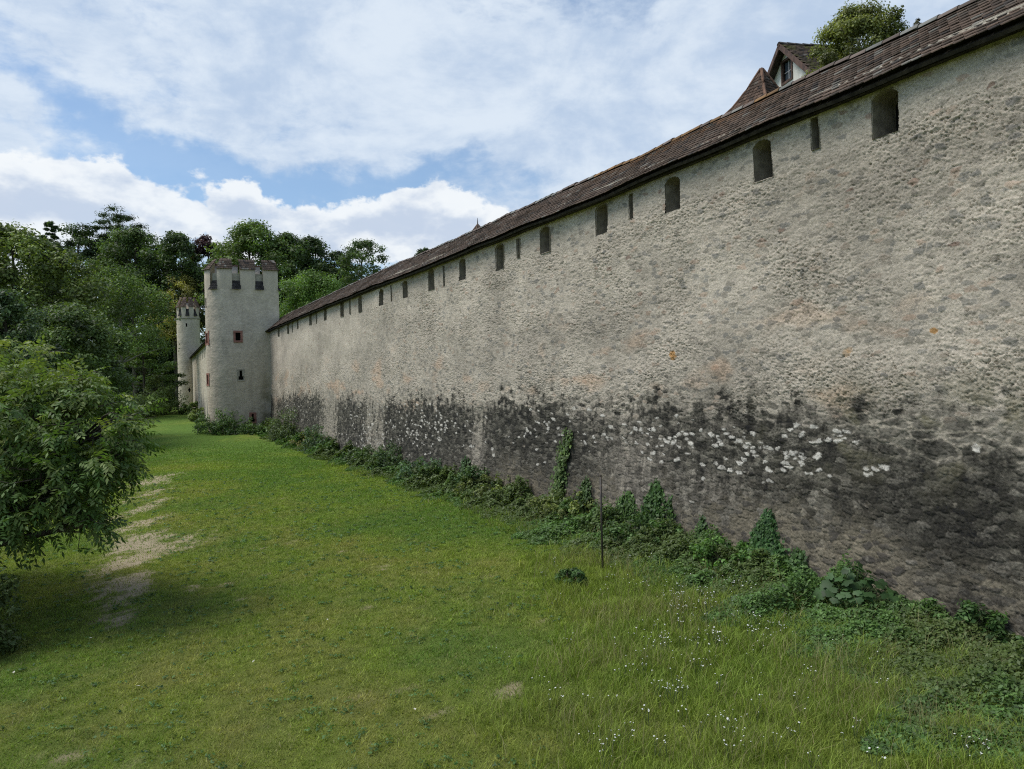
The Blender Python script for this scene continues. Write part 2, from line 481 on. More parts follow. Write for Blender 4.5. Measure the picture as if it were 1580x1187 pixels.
def inside(poly, P, Q):
    r = np.zeros(P.shape, bool)
    n = len(poly)
    for i in range(n):
        x1, y1 = poly[i]; x2, y2 = poly[(i + 1) % n]
        if y1 == y2: continue
        c = ((y1 > Q) != (y2 > Q)) & (P < (x2 - x1) * (Q - y1) / (y2 - y1) + x1)
        r ^= c
    return r
def skin(name, sv_, zv_, mapf, off, col, holes, mat, parent):
    SS, ZZ = np.meshgrid(sv_, zv_)
    V = mapf(SS, ZZ, off)
    n_s, n_z = len(sv_), len(zv_)
    i0 = (np.arange(n_z - 1)[:, None] * n_s + np.arange(n_s - 1)[None, :])
    cs = (0.25 * (SS[:-1, :-1] + SS[1:, :-1] + SS[:-1, 1:] + SS[1:, 1:])); cz = 0.25 * (ZZ[:-1, :-1] + ZZ[1:, :-1] + ZZ[:-1, 1:] + ZZ[1:, 1:])
    keep = np.ones(cs.shape, bool)
    for h in holes:
        keep &= ~inside(h, cs, cz)
    i0 = i0[keep]
    q = np.stack([i0, i0 + n_s, i0 + n_s + 1, i0 + 1], 1)
    return mesh_np(name, V.reshape(-1, 3), q, mat, parent, {'Col': col.reshape(-1, 3)}, smooth=True)
def niche(name, poly, mapf, depth, mat, parent, front=0.05, back_mat=None, grow=0.012, splay=0.0):
    """the reveal of an opening: jambs, arch and sill running back into the wall, closed by a dark back"""
    cx = sum(p[0] for p in poly) / len(poly); cz = sum(p[1] for p in poly) / len(poly)
    def ex(p, k): return (p[0] + k * (1 if p[0] > cx else -1), p[1] + k * (1 if p[1] > cz else -1))
    n = len(poly)
    P0 = [ex(p, grow) for p in poly]; P1 = [ex(p, grow + splay) for p in poly]
    pts = [(p[0], p[1], -front) for p in P0] + [(p[0], p[1], -depth) for p in P1]
    A = np.array(pts)
    V = mapf(A[:, 0], A[:, 1], A[:, 2])
    b = MB()
    b.add(V, [(i, (i + 1) % n, n + (i + 1) % n, n + i) for i in range(n)])
    o = b.build(name, mat, parent)
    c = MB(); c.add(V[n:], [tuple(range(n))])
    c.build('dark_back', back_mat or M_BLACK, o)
    return o
def arch_poly(s0, s1, z0, z1, rise, n=8, skew=0.0):
    pts = [(s0, z0), (s1, z0 + skew)]
    for k in range(n + 1):
        t = k / n
        pts.append((s1 + (s0 - s1) * t, z1 - rise + rise * math.sin(math.pi * t) ** 0.7))
    return pts

def stones(s, z, cw, ch, seed):
    """jittered courses of rubble: F1, F2 distances and the id of the nearest stone"""
    p = s / cw; q = z / ch
    iq = np.floor(q)
    F1 = np.full(s.shape, 9.0); F2 = np.full(s.shape, 9.0); idx = np.zeros(s.shape); idy = np.zeros(s.shape)
    for oy in (-1, 0, 1):
        r = iq + oy
        sh = hrand(r, r * 0 + 5, seed) * 3
        ip = np.floor(p + sh)
        for ox in (-1, 0, 1):
            c = ip + ox
            jx = c + 0.5 + (hrand(c, r, seed + 1) - .5) * 0.85 - sh
            jy = r + 0.5 + (hrand(c, r, seed + 2) - .5) * 0.7
            w = 0.75 + 0.5 * hrand(c, r, seed + 3)
            dd = np.sqrt(((p - jx)) ** 2 + ((q - jy)) ** 2) / w
            m1 = dd < F1
            F2 = np.where(m1, F1, np.minimum(F2, dd))
            idx = np.where(m1, c, idx); idy = np.where(m1, r, idy)
            F1 = np.where(m1, dd, F1)
    return F1, F2, idx, idy

# openings: pairs of arched loopholes with an arrow slit between, from the nearest to the tower
LOOP = [(1347.6, 1387, 138, 208), (1164.5, 1192, 216, 278), (1029, 1051, 273, 326), (920, 937.5, 316, 362), (834.5, 848, 350, 390), (766, 777, 377, 416),
        (710, 719, 399, 432), (661.8, 670, 415.5, 447), (622.5, 629.5, 433, 460), (586, 592.5, 446, 471.5), (553.5, 559, 456.5, 481.5), (525, 530.5, 464.5, 488.5),
        (500, 504.5, 470.5, 494.5), (477, 481.5, 479, 501.5), (458.5, 462, 488.5, 507.5), (443, 446.5, 497, 514.5), (428.5, 431.5, 504, 519)]
SLIT = [(1252.5, 1263.5, 181, 230), (971.8, 976.3, 300, 338), (798.3, 801.3, 369, 398), (685, 687.5, 410.5, 442.5), (603, 605.3, 440, 465.5), (539, 541, 461, 484.5), (487.5, 489.3, 476, 499.5), (450.5, 452, 493, 512.5)]
holes, hole_kind = [], []
for k, (x0, x1, y0, y1) in enumerate(LOOP):
    a = wall_at(x0, y1); b = wall_at(x1, (y0 + y1) / 2); t = wall_at((x0 + x1) / 2, y0); lo = wall_at((x0 + x1) / 2, y1)
    if not (a and b and t): continue
    w = min(max(abs(b[0] - a[0]), 0.42), 0.75); sc_ = 0.5 * (a[0] + b[0])
    if k > 9: w = 0.6
    z0, z1 = lo[1], min(t[1], 8.92)
    z0 = max(z0, 7.55); z0 = min(z0, z1 - 0.5)
    holes.append(arch_poly(sc_ - w / 2, sc_ + w / 2, z0, z1, 0.11)); hole_kind.append('loophole')
for k, (x0, x1, y0, y1) in enumerate(SLIT):
    a = wall_at(x0, (y0 + y1) / 2); b = wall_at(x1, (y0 + y1) / 2); t = wall_at((x0 + x1) / 2, y0); lo = wall_at((x0 + x1) / 2, y1)
    w = 0.17; sc_ = 0.5 * (a[0] + b[0])
    holes.append([(sc_ - w / 2, lo[1]), (sc_ + w / 2, lo[1]), (sc_ + w / 2, min(t[1], 8.9)), (sc_ - w / 2, min(t[1], 8.9))]); hole_kind.append('arrow_slit')

# grid of the wall face: finer where it is near
ycol = [1.6]
while ycol[-1] < 68.0:
    y_ = ycol[-1]
    ycol.append(y_ + max(0.0145, 0.0013 * y_) * (1.6 if y_ < 9.5 else 1.0))
scol = np.array([s_of_y(y) for y in ycol])
zrow = np.concatenate([np.arange(-0.4, WALL_TOP, 0.0175), [WALL_TOP]])
SS, ZZ = np.meshgrid(scol, zrow)
YY = np.interp(SS, Sd, Yd)
# stone layout
wob = 0.07 * fbm(SS * 0.45, ZZ * 0.6, 101, 2); wob2 = 0.032 * fbm(SS * 3.1, ZZ * 3.1, 103, 3)
s_w, z_w = SS + wob2 * 1.4 + 0.016 * fbm(SS * 11, ZZ * 14, 7, 2), ZZ + wob * 1.0 + wob2 * 0.7 + 0.013 * fbm(SS * 11, ZZ * 14, 8, 2)
F1, F2, ix, iy = stones(s_w, z_w, 0.215, 0.092, 200)
edge = F2 - F1
r1, r2, r3, r4 = (hrand(ix, iy, 300 + k) for k in range(4))
low = sstep(3.35, 2.75, ZZ + 0.25 * fbm(SS * 0.5, ZZ * 0.5, 111, 3))            # old bare base of the wall
patch = fbm(SS * 0.45, ZZ * 0.7, 121, 4)                                          # worn and better pointed patches
smooth_far = sstep(33, 46, YY) * sstep(4.2, 6.2, ZZ)                              # re-rendered top of the far end
smooth_top = sstep(7.6, 8.2, ZZ)
rough = np.clip(0.80 + 0.75 * patch, 0.25, 1.5) * (1 - 0.72 * np.maximum(smooth_far, smooth_top * 0.75))
body = sstep(0.015, 0.16, edge)
dome = np.clip(1 - F1 * 1.05, 0, 1) ** 0.6
hst = body * (0.009 + 0.027 * r1 ** 1.6)
crumb = fbm(SS * 7.5, ZZ * 15, 131, 4, 0.78)                                        # crumbling mortar ledges
crumb2 = np.abs(fbm(SS * 3.2 + ZZ * 1.2, ZZ * 8.0, 137, 4, 0.6))
mort = 0.020 + 0.007 * crumb + 0.010 * patch
grit = fbm(SS * 19, ZZ * 30, 133, 3, 0.75)
crumb3 = np.abs(fbm(SS * 4.5 + ZZ * .8, ZZ * 15.0, 139, 3, 0.6))
h_up = np.maximum(hst, mort) * 0.85 + 0.005 * crumb + 0.010 * grit - 0.026 * sstep(0.05, 0.0, crumb2) - 0.020 * sstep(0.05, 0.0, crumb3) * sstep(-.2, .3, patch)
h_lo = hst * 0.72 + 0.006 * crumb + 0.007 * grit
H = (h_up * (1 - low) * rough + h_lo * low)
H = H + 0.05 * fbm(SS * 0.25, ZZ * 0.3, 141, 3) + 0.02 * low
H = np.where(ZZ > 8.9, H * 0.5, H)
# colours of stone and mortar
mortar = np.stack([0.435 + 0 * SS, 0.378 + 0 * SS, 0.304 + 0 * SS], -1)
st = np.stack([0.21 + 0.29 * r2, 0.185 + 0.250 * r2, 0.148 + 0.200 * r2], -1)
warm = sstep(0.86, 0.96, r3)
st = mixc(st, np.array([0.40, 0.27, 0.19]), warm * 0.55)
greyst = sstep(0.34, 0.12, r3)
st = mixc(st, np.array([0.17, 0.165, 0.15]), greyst * 0.75)
expo = sstep(-0.004, 0.006, hst - mort) * (1 - smooth_far * 0.8)
cup = mixc(mortar * (1 + 0.10 * crumb[..., None] + 0.16 * grit[..., None]), st, expo * 0.85)
cup = mixc(cup, np.array([0.13, 0.115, 0.09]), np.maximum(sstep(0.035, 0.0, crumb2), .8 * sstep(.035, 0, crumb3) * sstep(-.2, .3, patch)) * 0.55 * (1 - smooth_far) * np.clip(rough, 0, 1))
blot = fbm(SS * 0.33, ZZ * 0.5, 151, 4, 0.55)
pink = sstep(0.25, 0.7, fbm(SS * 0.4 + 9, ZZ * 0.9, 157, 3)) * sstep(6.2, 4.5, ZZ)
cup = mixc(cup, cup * np.array([1.12, 0.98, 0.90]), pink)
cup = cup * (1 + 0.27 * blot[..., None] + 0.10 * fbm(SS * 2.4, ZZ * 3.4, 153, 4, .65)[..., None])
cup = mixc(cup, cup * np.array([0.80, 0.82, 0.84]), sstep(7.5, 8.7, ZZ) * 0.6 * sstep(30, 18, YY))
# the base: black crust, washed streaks, white stones
streak = fbm(SS * 1.1, ZZ * 0.16, 161, 4, 0.6)
fine_st = fbm(SS * 5.0, ZZ * 0.9, 163, 3, 0.6)
def sy(px, py): return wall_at(px, py)[0]
bands = [(508, 640, 18, .90), (580, 650, 20, .75), (735, 715, 14, .55), (960, 735, 34, .45), (425, 640, 5, 0.7)]
lightb = 0
for (x, y, w, a) in bands:
    s0 = sy(x, y); ws = abs(sy(x + w, y) - s0)
    lightb = lightb + a * np.exp(-((SS - s0) / ws) ** 2)
zb = 3.10 + 0.28 * fbm(SS * 0.35, SS * 0, 171, 4, 0.6) + 0.35 * np.exp(-((SS - sy(470, 600)) / 3.5) ** 2) + 0.22 * np.exp(-((SS - sy(1080, 640)) / 0.9) ** 2)
zb = zb - 0.25 * sstep(s_of_y(14), s_of_y(11), SS)
mott = fbm(SS * 2.6, ZZ * 2.6, 167, 5, 0.7)
dark = sstep(0.62, -0.22, ZZ - zb + 0.20 * streak + 0.11 * fine_st + 0.36 * mott + 0.62 * (r3 - .5))
dark = dark * sstep(0.02, 0.42, 1.0 - lightb * 1.15 + 0.30 * streak + 0.30 * fine_st + 0.30 * mott + 0.5 * (r4 - .5))
bright_low = sstep(1.45, 0.55, ZZ + 0.35 * streak + 0.3 * fbm(SS * .5, ZZ * .5, 177, 3) + .4 * mott + .4 * (r3 - .5)) * sstep(s_of_y(34), s_of_y(19), SS) * sstep(s_of_y(11.5), s_of_y(13.0), SS)
dk = np.stack([0.032 + 0.095 * r2 ** 2.2, 0.0295 + 0.086 * r2 ** 2.2, 0.0225 + 0.067 * r2 ** 2.2], -1)
dk = mixc(dk, np.stack([0.190 + 0 * SS, 0.172 + 0 * SS, 0.138 + 0 * SS], -1), sstep(0.74, 0.97, r4) * 0.75)
joint = np.array([0.060, 0.053, 0.043])
dk = mixc(dk, joint, sstep(0.16, 0.03, edge) * 0.6)
drip = fbm(SS * 8.0, ZZ * 1.6, 191, 4, 0.65)
dk = dk * np.clip(0.95 + 0.20 * streak[..., None] + 0.60 * mott[..., None] + 0.60 * grit[..., None] + 0.20 * drip[..., None], 0.35, 2.6)
brown = mixc(np.array([0.185, 0.158, 0.112]) * (1 + .3 * grit[..., None] + .3 * mott[..., None]), np.array([0.070, 0.061, 0.050]), sstep(0.45, 0.75, r2) * sstep(.03, .15, edge))
dk = mixc(dk, brown, np.clip(bright_low, 0, 1) * 0.85)
light_lo = mixc(np.array([0.27, 0.238, 0.185]) * (0.75 + 0.6 * r2[..., None]), np.array([0.17, 0.155, 0.13]), sstep(0.2, 0.04, edge))
cl = mixc(light_lo, dk, np.clip(dark * 1.02, 0, 1))
# moss and ochre blotches in the transition at the near end
olive = sstep(0.05, 0.5, fbm(SS * 0.7, ZZ * 0.9, 181, 4, 0.6) + 0.1) * np.exp(-((ZZ - 3.0) / 0.75) ** 2) * sstep(s_of_y(17), s_of_y(12.5), SS)
def pmask(lst):
    m = 0
    for (x, y, rx, ry, a) in lst:
        q = wall_at(x, y); e = wall_at(x + rx, y); v = wall_at(x, y + ry)
        m = m + a * np.exp(-((SS - q[0]) / (abs(e[0] - q[0]) + .02)) ** 2 - ((ZZ - q[1]) / (abs(v[1] - q[1]) + .02)) ** 2)
    return np.clip(m + (0.35 * mott + .2 * drip + .3 * (r3 - .5)) * np.clip(m * 3, 0, 1), 0, 1)
pale_b = pmask([(975, 715, 55, 55, .9), (900, 640, 30, 14, .5), (1110, 655, 30, 14, .45), (1250, 640, 50, 16, .6), (735, 700, 16, 40, .6), (1100, 760, 60, 30, .45)])
cl = mixc(cl, np.array([0.20, 0.175, 0.142]) * (0.6 + .75 * r2[..., None]) * (1 + .4 * grit[..., None] + .3 * drip[..., None]), np.clip(pale_b, 0, 1) * .85)
soot_b = pmask([(1460, 790, 110, 75, 1.0), (1330, 720, 60, 40, .6), (640, 680, 60, 30, .5), (820, 690, 50, 40, .5)])
cl = mixc(cl, cl * .48, np.clip(soot_b, 0, 1))
rust_b = pmask([(1215, 840, 95, 60, .95), (1530, 930, 70, 45, .8), (1340, 850, 50, 40, .5), (790, 735, 18, 30, .6)])
cl = mixc(cl, brown, np.clip(rust_b, 0, 1) * .8)
# big blocks in pale mortar where the stain ends at the near end
G1, G2, jx_, jy_ = stones(SS + .12 * fbm(SS * 2.2, ZZ * 2.2, 195, 3), ZZ + .06 * fbm(SS * 2.2, ZZ * 2.2, 196, 3), 0.50, 0.21, 930)
vein = pmask([(1470, 672, 150, 42, 1.0), (1330, 650, 70, 20, .6)])
big = mixc(np.array([0.37, 0.325, 0.255]) * (1 + .25 * grit[..., None]), np.array([0.085, 0.078, 0.062]) * (0.7 + 1.3 * hrand(jx_, jy_, 4)[..., None]) * (1 + .5 * mott[..., None]), sstep(0.05, 0.20, G2 - G1 + .06 * crumb))
# white stones
wmask = 0
for (x, y, rx, ry, a) in [(1010, 668, 60, 16, .62), (1085, 680, 60, 15, .62), (1190, 690, 70, 16, .5), (1190, 715, 30, 22, .55), (1060, 705, 50, 22, .4), (1235, 655, 22, 10, .6), (1355, 720, 20, 10, .9), (1305, 678, 14, 8, .9), (1300, 735, 40, 12, .35),
                          (905, 668, 30, 14, .3), (650, 662, 42, 26, .36), (700, 655, 30, 20, .26), (560, 660, 22, 40, .16), (790, 700, 40, 40, .06), (560, 690, 20, 20, .2), (600, 690, 24, 20, .2), (450, 640, 16, 20, .2), (850, 650, 40, 20, .2)]:
    q = wall_at(x, y); e = wall_at(x + rx, y); v = wall_at(x, y + ry)
    wmask = wmask + a * np.exp(-((SS - q[0]) / (abs(e[0] - q[0]) + .02)) ** 2 - ((ZZ - q[1]) / (abs(v[1] - q[1]) + .02)) ** 2)
wh = (hrand(ix, iy, 411) < np.clip(wmask, 0, 0.85) * 0.72 + 0.006 * low) & (ZZ < 3.2)
whf = wh * sstep(0.20, 0.34, edge + 0.14 * crumb) * np.clip(0.80 + 0.5 * crumb, 0.3, 1)
f_low = np.clip(np.maximum(dark, low * 0.85), 0, 1)
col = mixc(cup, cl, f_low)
col = mixc(col, big, np.clip(vein, 0, 1) * .75)
col = mixc(col, mixc(np.array([0.15, 0.135, 0.075]) * np.ones_like(col), np.array([0.24, 0.22, 0.16]), sstep(0.2, 0.03, edge)), olive * 0.75)
col = mixc(col, np.array([0.60, 0.56, 0.49]) * (0.80 + 0.25 * r2[..., None]), whf)
for (x, y, r) in [(1441, 510, 6), (1040, 548, 6), (1305, 545, 7), (1310, 540, 5)]:
    q = wall_at(x, y); e = wall_at(x + r, y)
    d_ = ((SS - q[0]) / abs(e[0] - q[0])) ** 2 + ((ZZ - q[1]) / (abs(e[0] - q[0]) * 0.75)) ** 2 + 0.5 * crumb
    col = mixc(col, np.array([0.42, 0.21, 0.055]), sstep(1.2, 0.6, d_) * (0.85 if r == 6 else 0.35))
# rusty brown stones under the eaves
rb = (hrand(ix, iy, 431) < 0.012) & (ZZ > 5.5)
col = mixc(col, np.array([0.22, 0.13, 0.09]), rb * 0.6 * sstep(0.1, 0.25, edge))
col = np.clip(col, 0.012, 0.8)

wall = empty('town_wall', (float(wallX(40)), 40, 0), 'long rubble stone town wall with blackened base under a brown tiled roof', 'wall')
def under(o, root):
    """keep the world position of a mesh built in world space"""
    o.matrix_parent_inverse = Matrix.Translation(root.location).inverted()
    return o
def kid(o, root):
    o.parent = root
    o.matrix_parent_inverse = (Matrix.Translation(root.location) @ Matrix.Rotation(root.rotation_euler.z, 4, 'Z')).inverted()
    return o
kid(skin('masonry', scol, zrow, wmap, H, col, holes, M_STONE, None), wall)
for poly, kd in zip(holes, hole_kind):
    o = niche(kd, poly, lambda s, z, off: wmap(s, z, off + 0.02), 0.62 if kd == 'loophole' else 0.5, M_JAMB, None, front=-0.005, splay=0.0 if kd == 'loophole' else 0.0)
    kid(o, wall)
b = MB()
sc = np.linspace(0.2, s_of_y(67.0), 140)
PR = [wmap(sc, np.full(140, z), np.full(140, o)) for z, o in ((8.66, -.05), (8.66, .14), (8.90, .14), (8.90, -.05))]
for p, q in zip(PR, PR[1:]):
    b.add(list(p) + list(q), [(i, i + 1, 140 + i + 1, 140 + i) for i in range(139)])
kid(b.build('eave_shade_strip', M_DARK), wall)  # dark strip added as eave shadow, hides green bounce on the wall top
# back of the wall and the wall walk
b = MB()
sc = np.linspace(0, Sd[-1], 60)
P = [wmap(sc, np.full(60, z), np.full(60, o)) for z, o in ((-0.4, -1.5), (9.6, -1.5))]
b.add(list(P[0]) + list(P[1]), [(i, i + 1, 60 + i + 1, 60 + i) for i in range(59)])
kid(b.build('rear_face', M_DARK), wall)

# ------------------------------------------------------------------ tiles
def tile_field(name, mapf, rows, a_range, tw, ex, th, parent=None, seed=1, tint=None, tongue=0.035, base=None, jit=1.0):
    """courses of beaver-tail tiles; mapf(a, b, off) places a point a along the eave and b up the slope"""
    r = np.random.default_rng(seed)
    A, B = [], []
    for k in range(rows):
        a0, a1 = a_range(k)
        if a1 - a0 < tw * 0.5: continue
        n = max(1, int(round((a1 - a0) / tw)))
        w = (a1 - a0) / n
        sh = 0.5 * w if k % 2 else 0.0
        aa = a0 + (np.arange(n) + 0.5) * w + (sh if n > 2 else 0)
        if n > 2: aa = np.clip(aa, a0 + w / 2, a1 - w / 2)
        A.append(aa); B.append(np.full(len(aa), k * ex))
    A = np.concatenate(A); B = np.concatenate(B)
    n = len(A)
    hw = tw * 0.485
    prof = [(-hw, tongue), (-hw * 0.7, tongue * 0.3), (0, 0), (hw * 0.7, tongue * 0.3), (hw, tongue), (hw, ex * 1.75), (-hw, ex * 1.75)]
    k = len(prof)
    u = np.array([p[0] for p in prof]); v = np.array([p[1] for p in prof])
    rot = r.normal(0, 0.018 * jit, n)[:, None]; lift = np.abs(r.normal(0, 0.0045 * jit, n))[:, None]
    db = r.normal(0, 0.006 * jit, n)[:, None]
    tilt = 2.0 * th * (1 - v / (ex * 1.75))[None, :] + lift * (1 - v / (ex * 1.75))[None, :]
    aa = A[:, None] + u[None, :] - rot * v[None, :]; bb = B[:, None] + v[None, :] + rot * u[None, :] + db
    top = mapf(aa, bb, tilt + th); bot = mapf(aa, bb, tilt)
    V = np.concatenate([top, bot], 1).reshape(-1, 3)
    base_i = (np.arange(n) * 2 * k)
    quads = [(0, 4, 5, 6), (0, 1, 3, 4)] + [(i + k, i + 1 + k, i + 1, i) for i in range(4)] + [(6, 0, k, 6 + k)[::1], (4, 5, 5 + k, 4 + k)]
    Q = np.concatenate([base_i[:, None] + np.array(q)[None, :] for q in quads])
    c = tint(A, B, r) if tint else brown_tiles(A, B, r)
    colr = np.repeat(c, 2 * k, 0)
    return mesh_np(name, V, np.concatenate([Q, tip_quads(base_i, k)]), M_TILE, parent, {'Col': colr})
def tip_quads(base_i, k):
    # the rounded tip between profile points 1, 2 and 3 closed with the rim behind it
    return base_i[:, None] + np.array((1, 2, 3, 3 + k))[None, :]
def brown_tiles(A, B, r):
    n = len(A)
    t = r.random(n)[:, None]; t2 = r.random(n)[:, None]
    c = np.array([0.056, 0.041, 0.032]) * (1 - t) + np.array([0.130, 0.090, 0.068]) * t
    c = np.where(t2 > 0.955, np.array([0.17, 0.155, 0.135]) * (0.7 + 0.5 * t), c)
    c = np.where(t2 < 0.07, np.array([0.045, 0.037, 0.034]), c)
    return c * (1 + 0.22 * fbm(A * 0.5 + 2.7 * B, B * 1.9 - A * 0.23, 9, 3))[:, None]

PITCHR = math.radians(39)
RIDGE_IN = 1.15
SLOPE = (RIDGE_IN + EAVE_OUT) / math.cos(PITCHR)
s_end = s_of_y(67.2)
def sag(s): return 0.055 * gnoise(s * 0.16, s * 0 + 3.3, 501) + 0.022 * gnoise(s * 0.7, s * 0 + 1.3, 503)
def roofmap(a, b, off):
    x, y, nx_, ny_ = wcurve(a)
    o = EAVE_OUT - b * math.cos(PITCHR) + off * math.sin(PITCHR)
    z = EAVE_Z + b * math.sin(PITCHR) + off * math.cos(PITCHR) + sag(a) + 0.02 * gnoise(a * 0.5, b * 1.1, 507)
    return np.stack([x + nx_ * o, y + ny_ * o, z], -1)
EX = 0.150
NR = int(SLOPE / EX)
def town_tiles(A, B, r):
    c = brown_tiles(A, B, r)
    so = s_of_y(19.0)
    m = np.exp(-((A - so) / 3.2) ** 2) * sstep(0.55, 1.0, B / SLOPE + 0.25 * (r.random(len(A)) - .4))
    c = mixc(c, np.array([0.30, 0.13, 0.035]), m * 0.40 * (r.random(len(A)) > 0.35))
    gr = sstep(0.0, 0.8, fbm(A * 0.9, A * 0.31 + B * 2.3, 19, 3)) * 0.35 * r.random(len(A))
    return mixc(c, np.array([0.12, 0.115, 0.10]), gr)
roof = kid(tile_field('tiled_roof', roofmap, NR, lambda k: (0.2, s_end), 0.175, EX, 0.021, seed=3, tint=town_tiles), wall)
# boards under the tiles, fascia and rear slope
b = MB()
sc = np.linspace(0.15, s_end, 150)
def strip(pa, pb):
    n = len(pa)
    b.add(list(pa) + list(pb), [(i, i + 1, n + i + 1, n + i) for i in range(n - 1)])
one = np.ones(150)
lo_t = roofmap(sc, 0.03 * one, -0.05 * one); hi_t = roofmap(sc, SLOPE * one, -0.05 * one)
lo_b = roofmap(sc, 0.03 * one, -0.11 * one); hi_b = roofmap(sc, SLOPE * one, -0.11 * one)
strip(lo_t, hi_t); strip(lo_b, hi_b); strip(lo_t, lo_b)
back = hi_t.copy()
x_, y_, nx_, ny_ = wcurve(sc)
back[:, 0] -= nx_ * 1.4; back[:, 1] -= ny_ * 1.4; back[:, 2] -= 1.15
strip(hi_t, back)
ob = b.build('roof_boarding', M_DARK)
ob.parent = roof
def half_round(name, pts, nrm, rad, tlen, tintf, parent, seed=5):
    """ridge of overlapping half-round tiles along a line of points"""
    r = np.random.default_rng(seed)
    pts = np.asarray(pts); L = np.concatenate([[0], np.cumsum(np.linalg.norm(np.diff(pts, axis=0), axis=1))])
    n = max(1, int(L[-1] / tlen)); V, Fq, Cc = [], [], []
    K = 7
    for i in range(n):
        a0, a1 = i * tlen, (i + 1) * tlen + 0.05
        p0 = np.array([np.interp(a0, L, pts[:, j]) for j in range(3)]); p1 = np.array([np.interp(a1, L, pts[:, j]) for j in range(3)])
        d = p1 - p0; d /= np.linalg.norm(d)
        sd_ = np.cross(d, [0, 0, 1.0]); sd_ /= np.linalg.norm(sd_); upv = np.cross(sd_, d)
        jz = r.normal(0, 0.008); c = tintf(a0, r)
        bse = len(V)
        for e, (p, rr) in enumerate(((p0, rad * 1.08), (p1, rad * 0.94))):
            for k in range(K):
                t = math.pi * k / (K - 1)
                V.append(p + sd_ * math.cos(t) * rr + upv * (math.sin(t) * rr * 0.8 - rad * 0.35 + jz)); Cc.append(c)
        for k in range(K - 1):
            Fq.append((bse + k, bse + k + 1, bse + K + k + 1, bse + K + k))
        for k in range(1, K - 2):   # front rim closed
            Fq.append((bse, bse + k, bse + k + 1, bse + K - 1))
    return mesh_np(name, np.array(V), np.array(Fq), M_TILE, parent, {'Col': np.array(Cc)}, smooth=False)
def ridge_tint(a, r):
    t = r.random()
    c = np.array([0.11, 0.085, 0.070]) * (0.7 + 0.8 * t)
    if r.random() < 0.4: c = np.array([0.19, 0.185, 0.165]) * (0.7 + 0.5 * t)
    so = s_of_y(19.0)
    if abs(a + 0.2 - so) < 3.6 and r.random() < 0.7: c = np.array([0.20, 0.115, 0.05]) * (0.6 + 0.6 * t)
    return c
sc2 = np.linspace(0.2, s_end, 400)
half_round('ridge', roofmap(sc2, np.full(400, SLOPE), np.full(400, 0.03)), None, 0.12, 0.36, ridge_tint, roof)

# ------------------------------------------------------------------ towers
def circle_plan(px0, px1, pyr, Y):
    dl, dr = ray(px0, pyr), ray(px1, pyr)
    al, ar = math.atan2(dl.x, dl.y), math.atan2(dr.x, dr.y)
    ac = 0.5 * (al + ar); D = Y / math.cos(ac)
    R = D * math.sin(0.5 * (ar - al))
    cx, cy = D * math.sin(ac), D * math.cos(ac)
    th = math.atan2(-cy, -cx) + np.linspace(-math.pi, math.pi, 721)
    return cx, cy, np.stack([cx + R * np.cos(th), cy + R * np.sin(th)], 1), R * np.linspace(-math.pi, math.pi, 721)
def horseshoe_plan(corner, inward, flank, R):
    """flank facing the camera, round nose towards the lawn; s = 0 where flank and nose meet"""
    a = -np.array(inward); t = np.array([a[1], -a[0]])
    if t[1] < 0: t = -t                      # across the tower, away from the camera
    J = np.array(corner) + a * flank         # junction of flank and nose on the camera side
    c = J + t * R
    ph = np.linspace(0, math.pi, 200)
    nose = np.array([c - t * R * math.cos(p) + a * R * math.sin(p) for p in ph])
    other = nose[-1] - a * flank
    pts = np.concatenate([[np.array(corner) + t * R], [np.array(corner)], [J], nose[1:], [other], [np.array(corner) + t * R]])[::-1]
    out = [pts[0]]
    for p in pts[1:]:                        # even sampling
        q = out[-1]; n_ = max(1, int(np.hypot(*(p - q)) / 0.05))
        out += [q + (p - q) * (k + 1) / n_ for k in range(n_)]
    out = np.array(out)
    L = np.concatenate([[0], np.cumsum(np.hypot(*np.diff(out, axis=0).T))])
    kj = np.argmin(np.hypot(*(out - J).T))
    return c[0], c[1], out, L - L[kj]
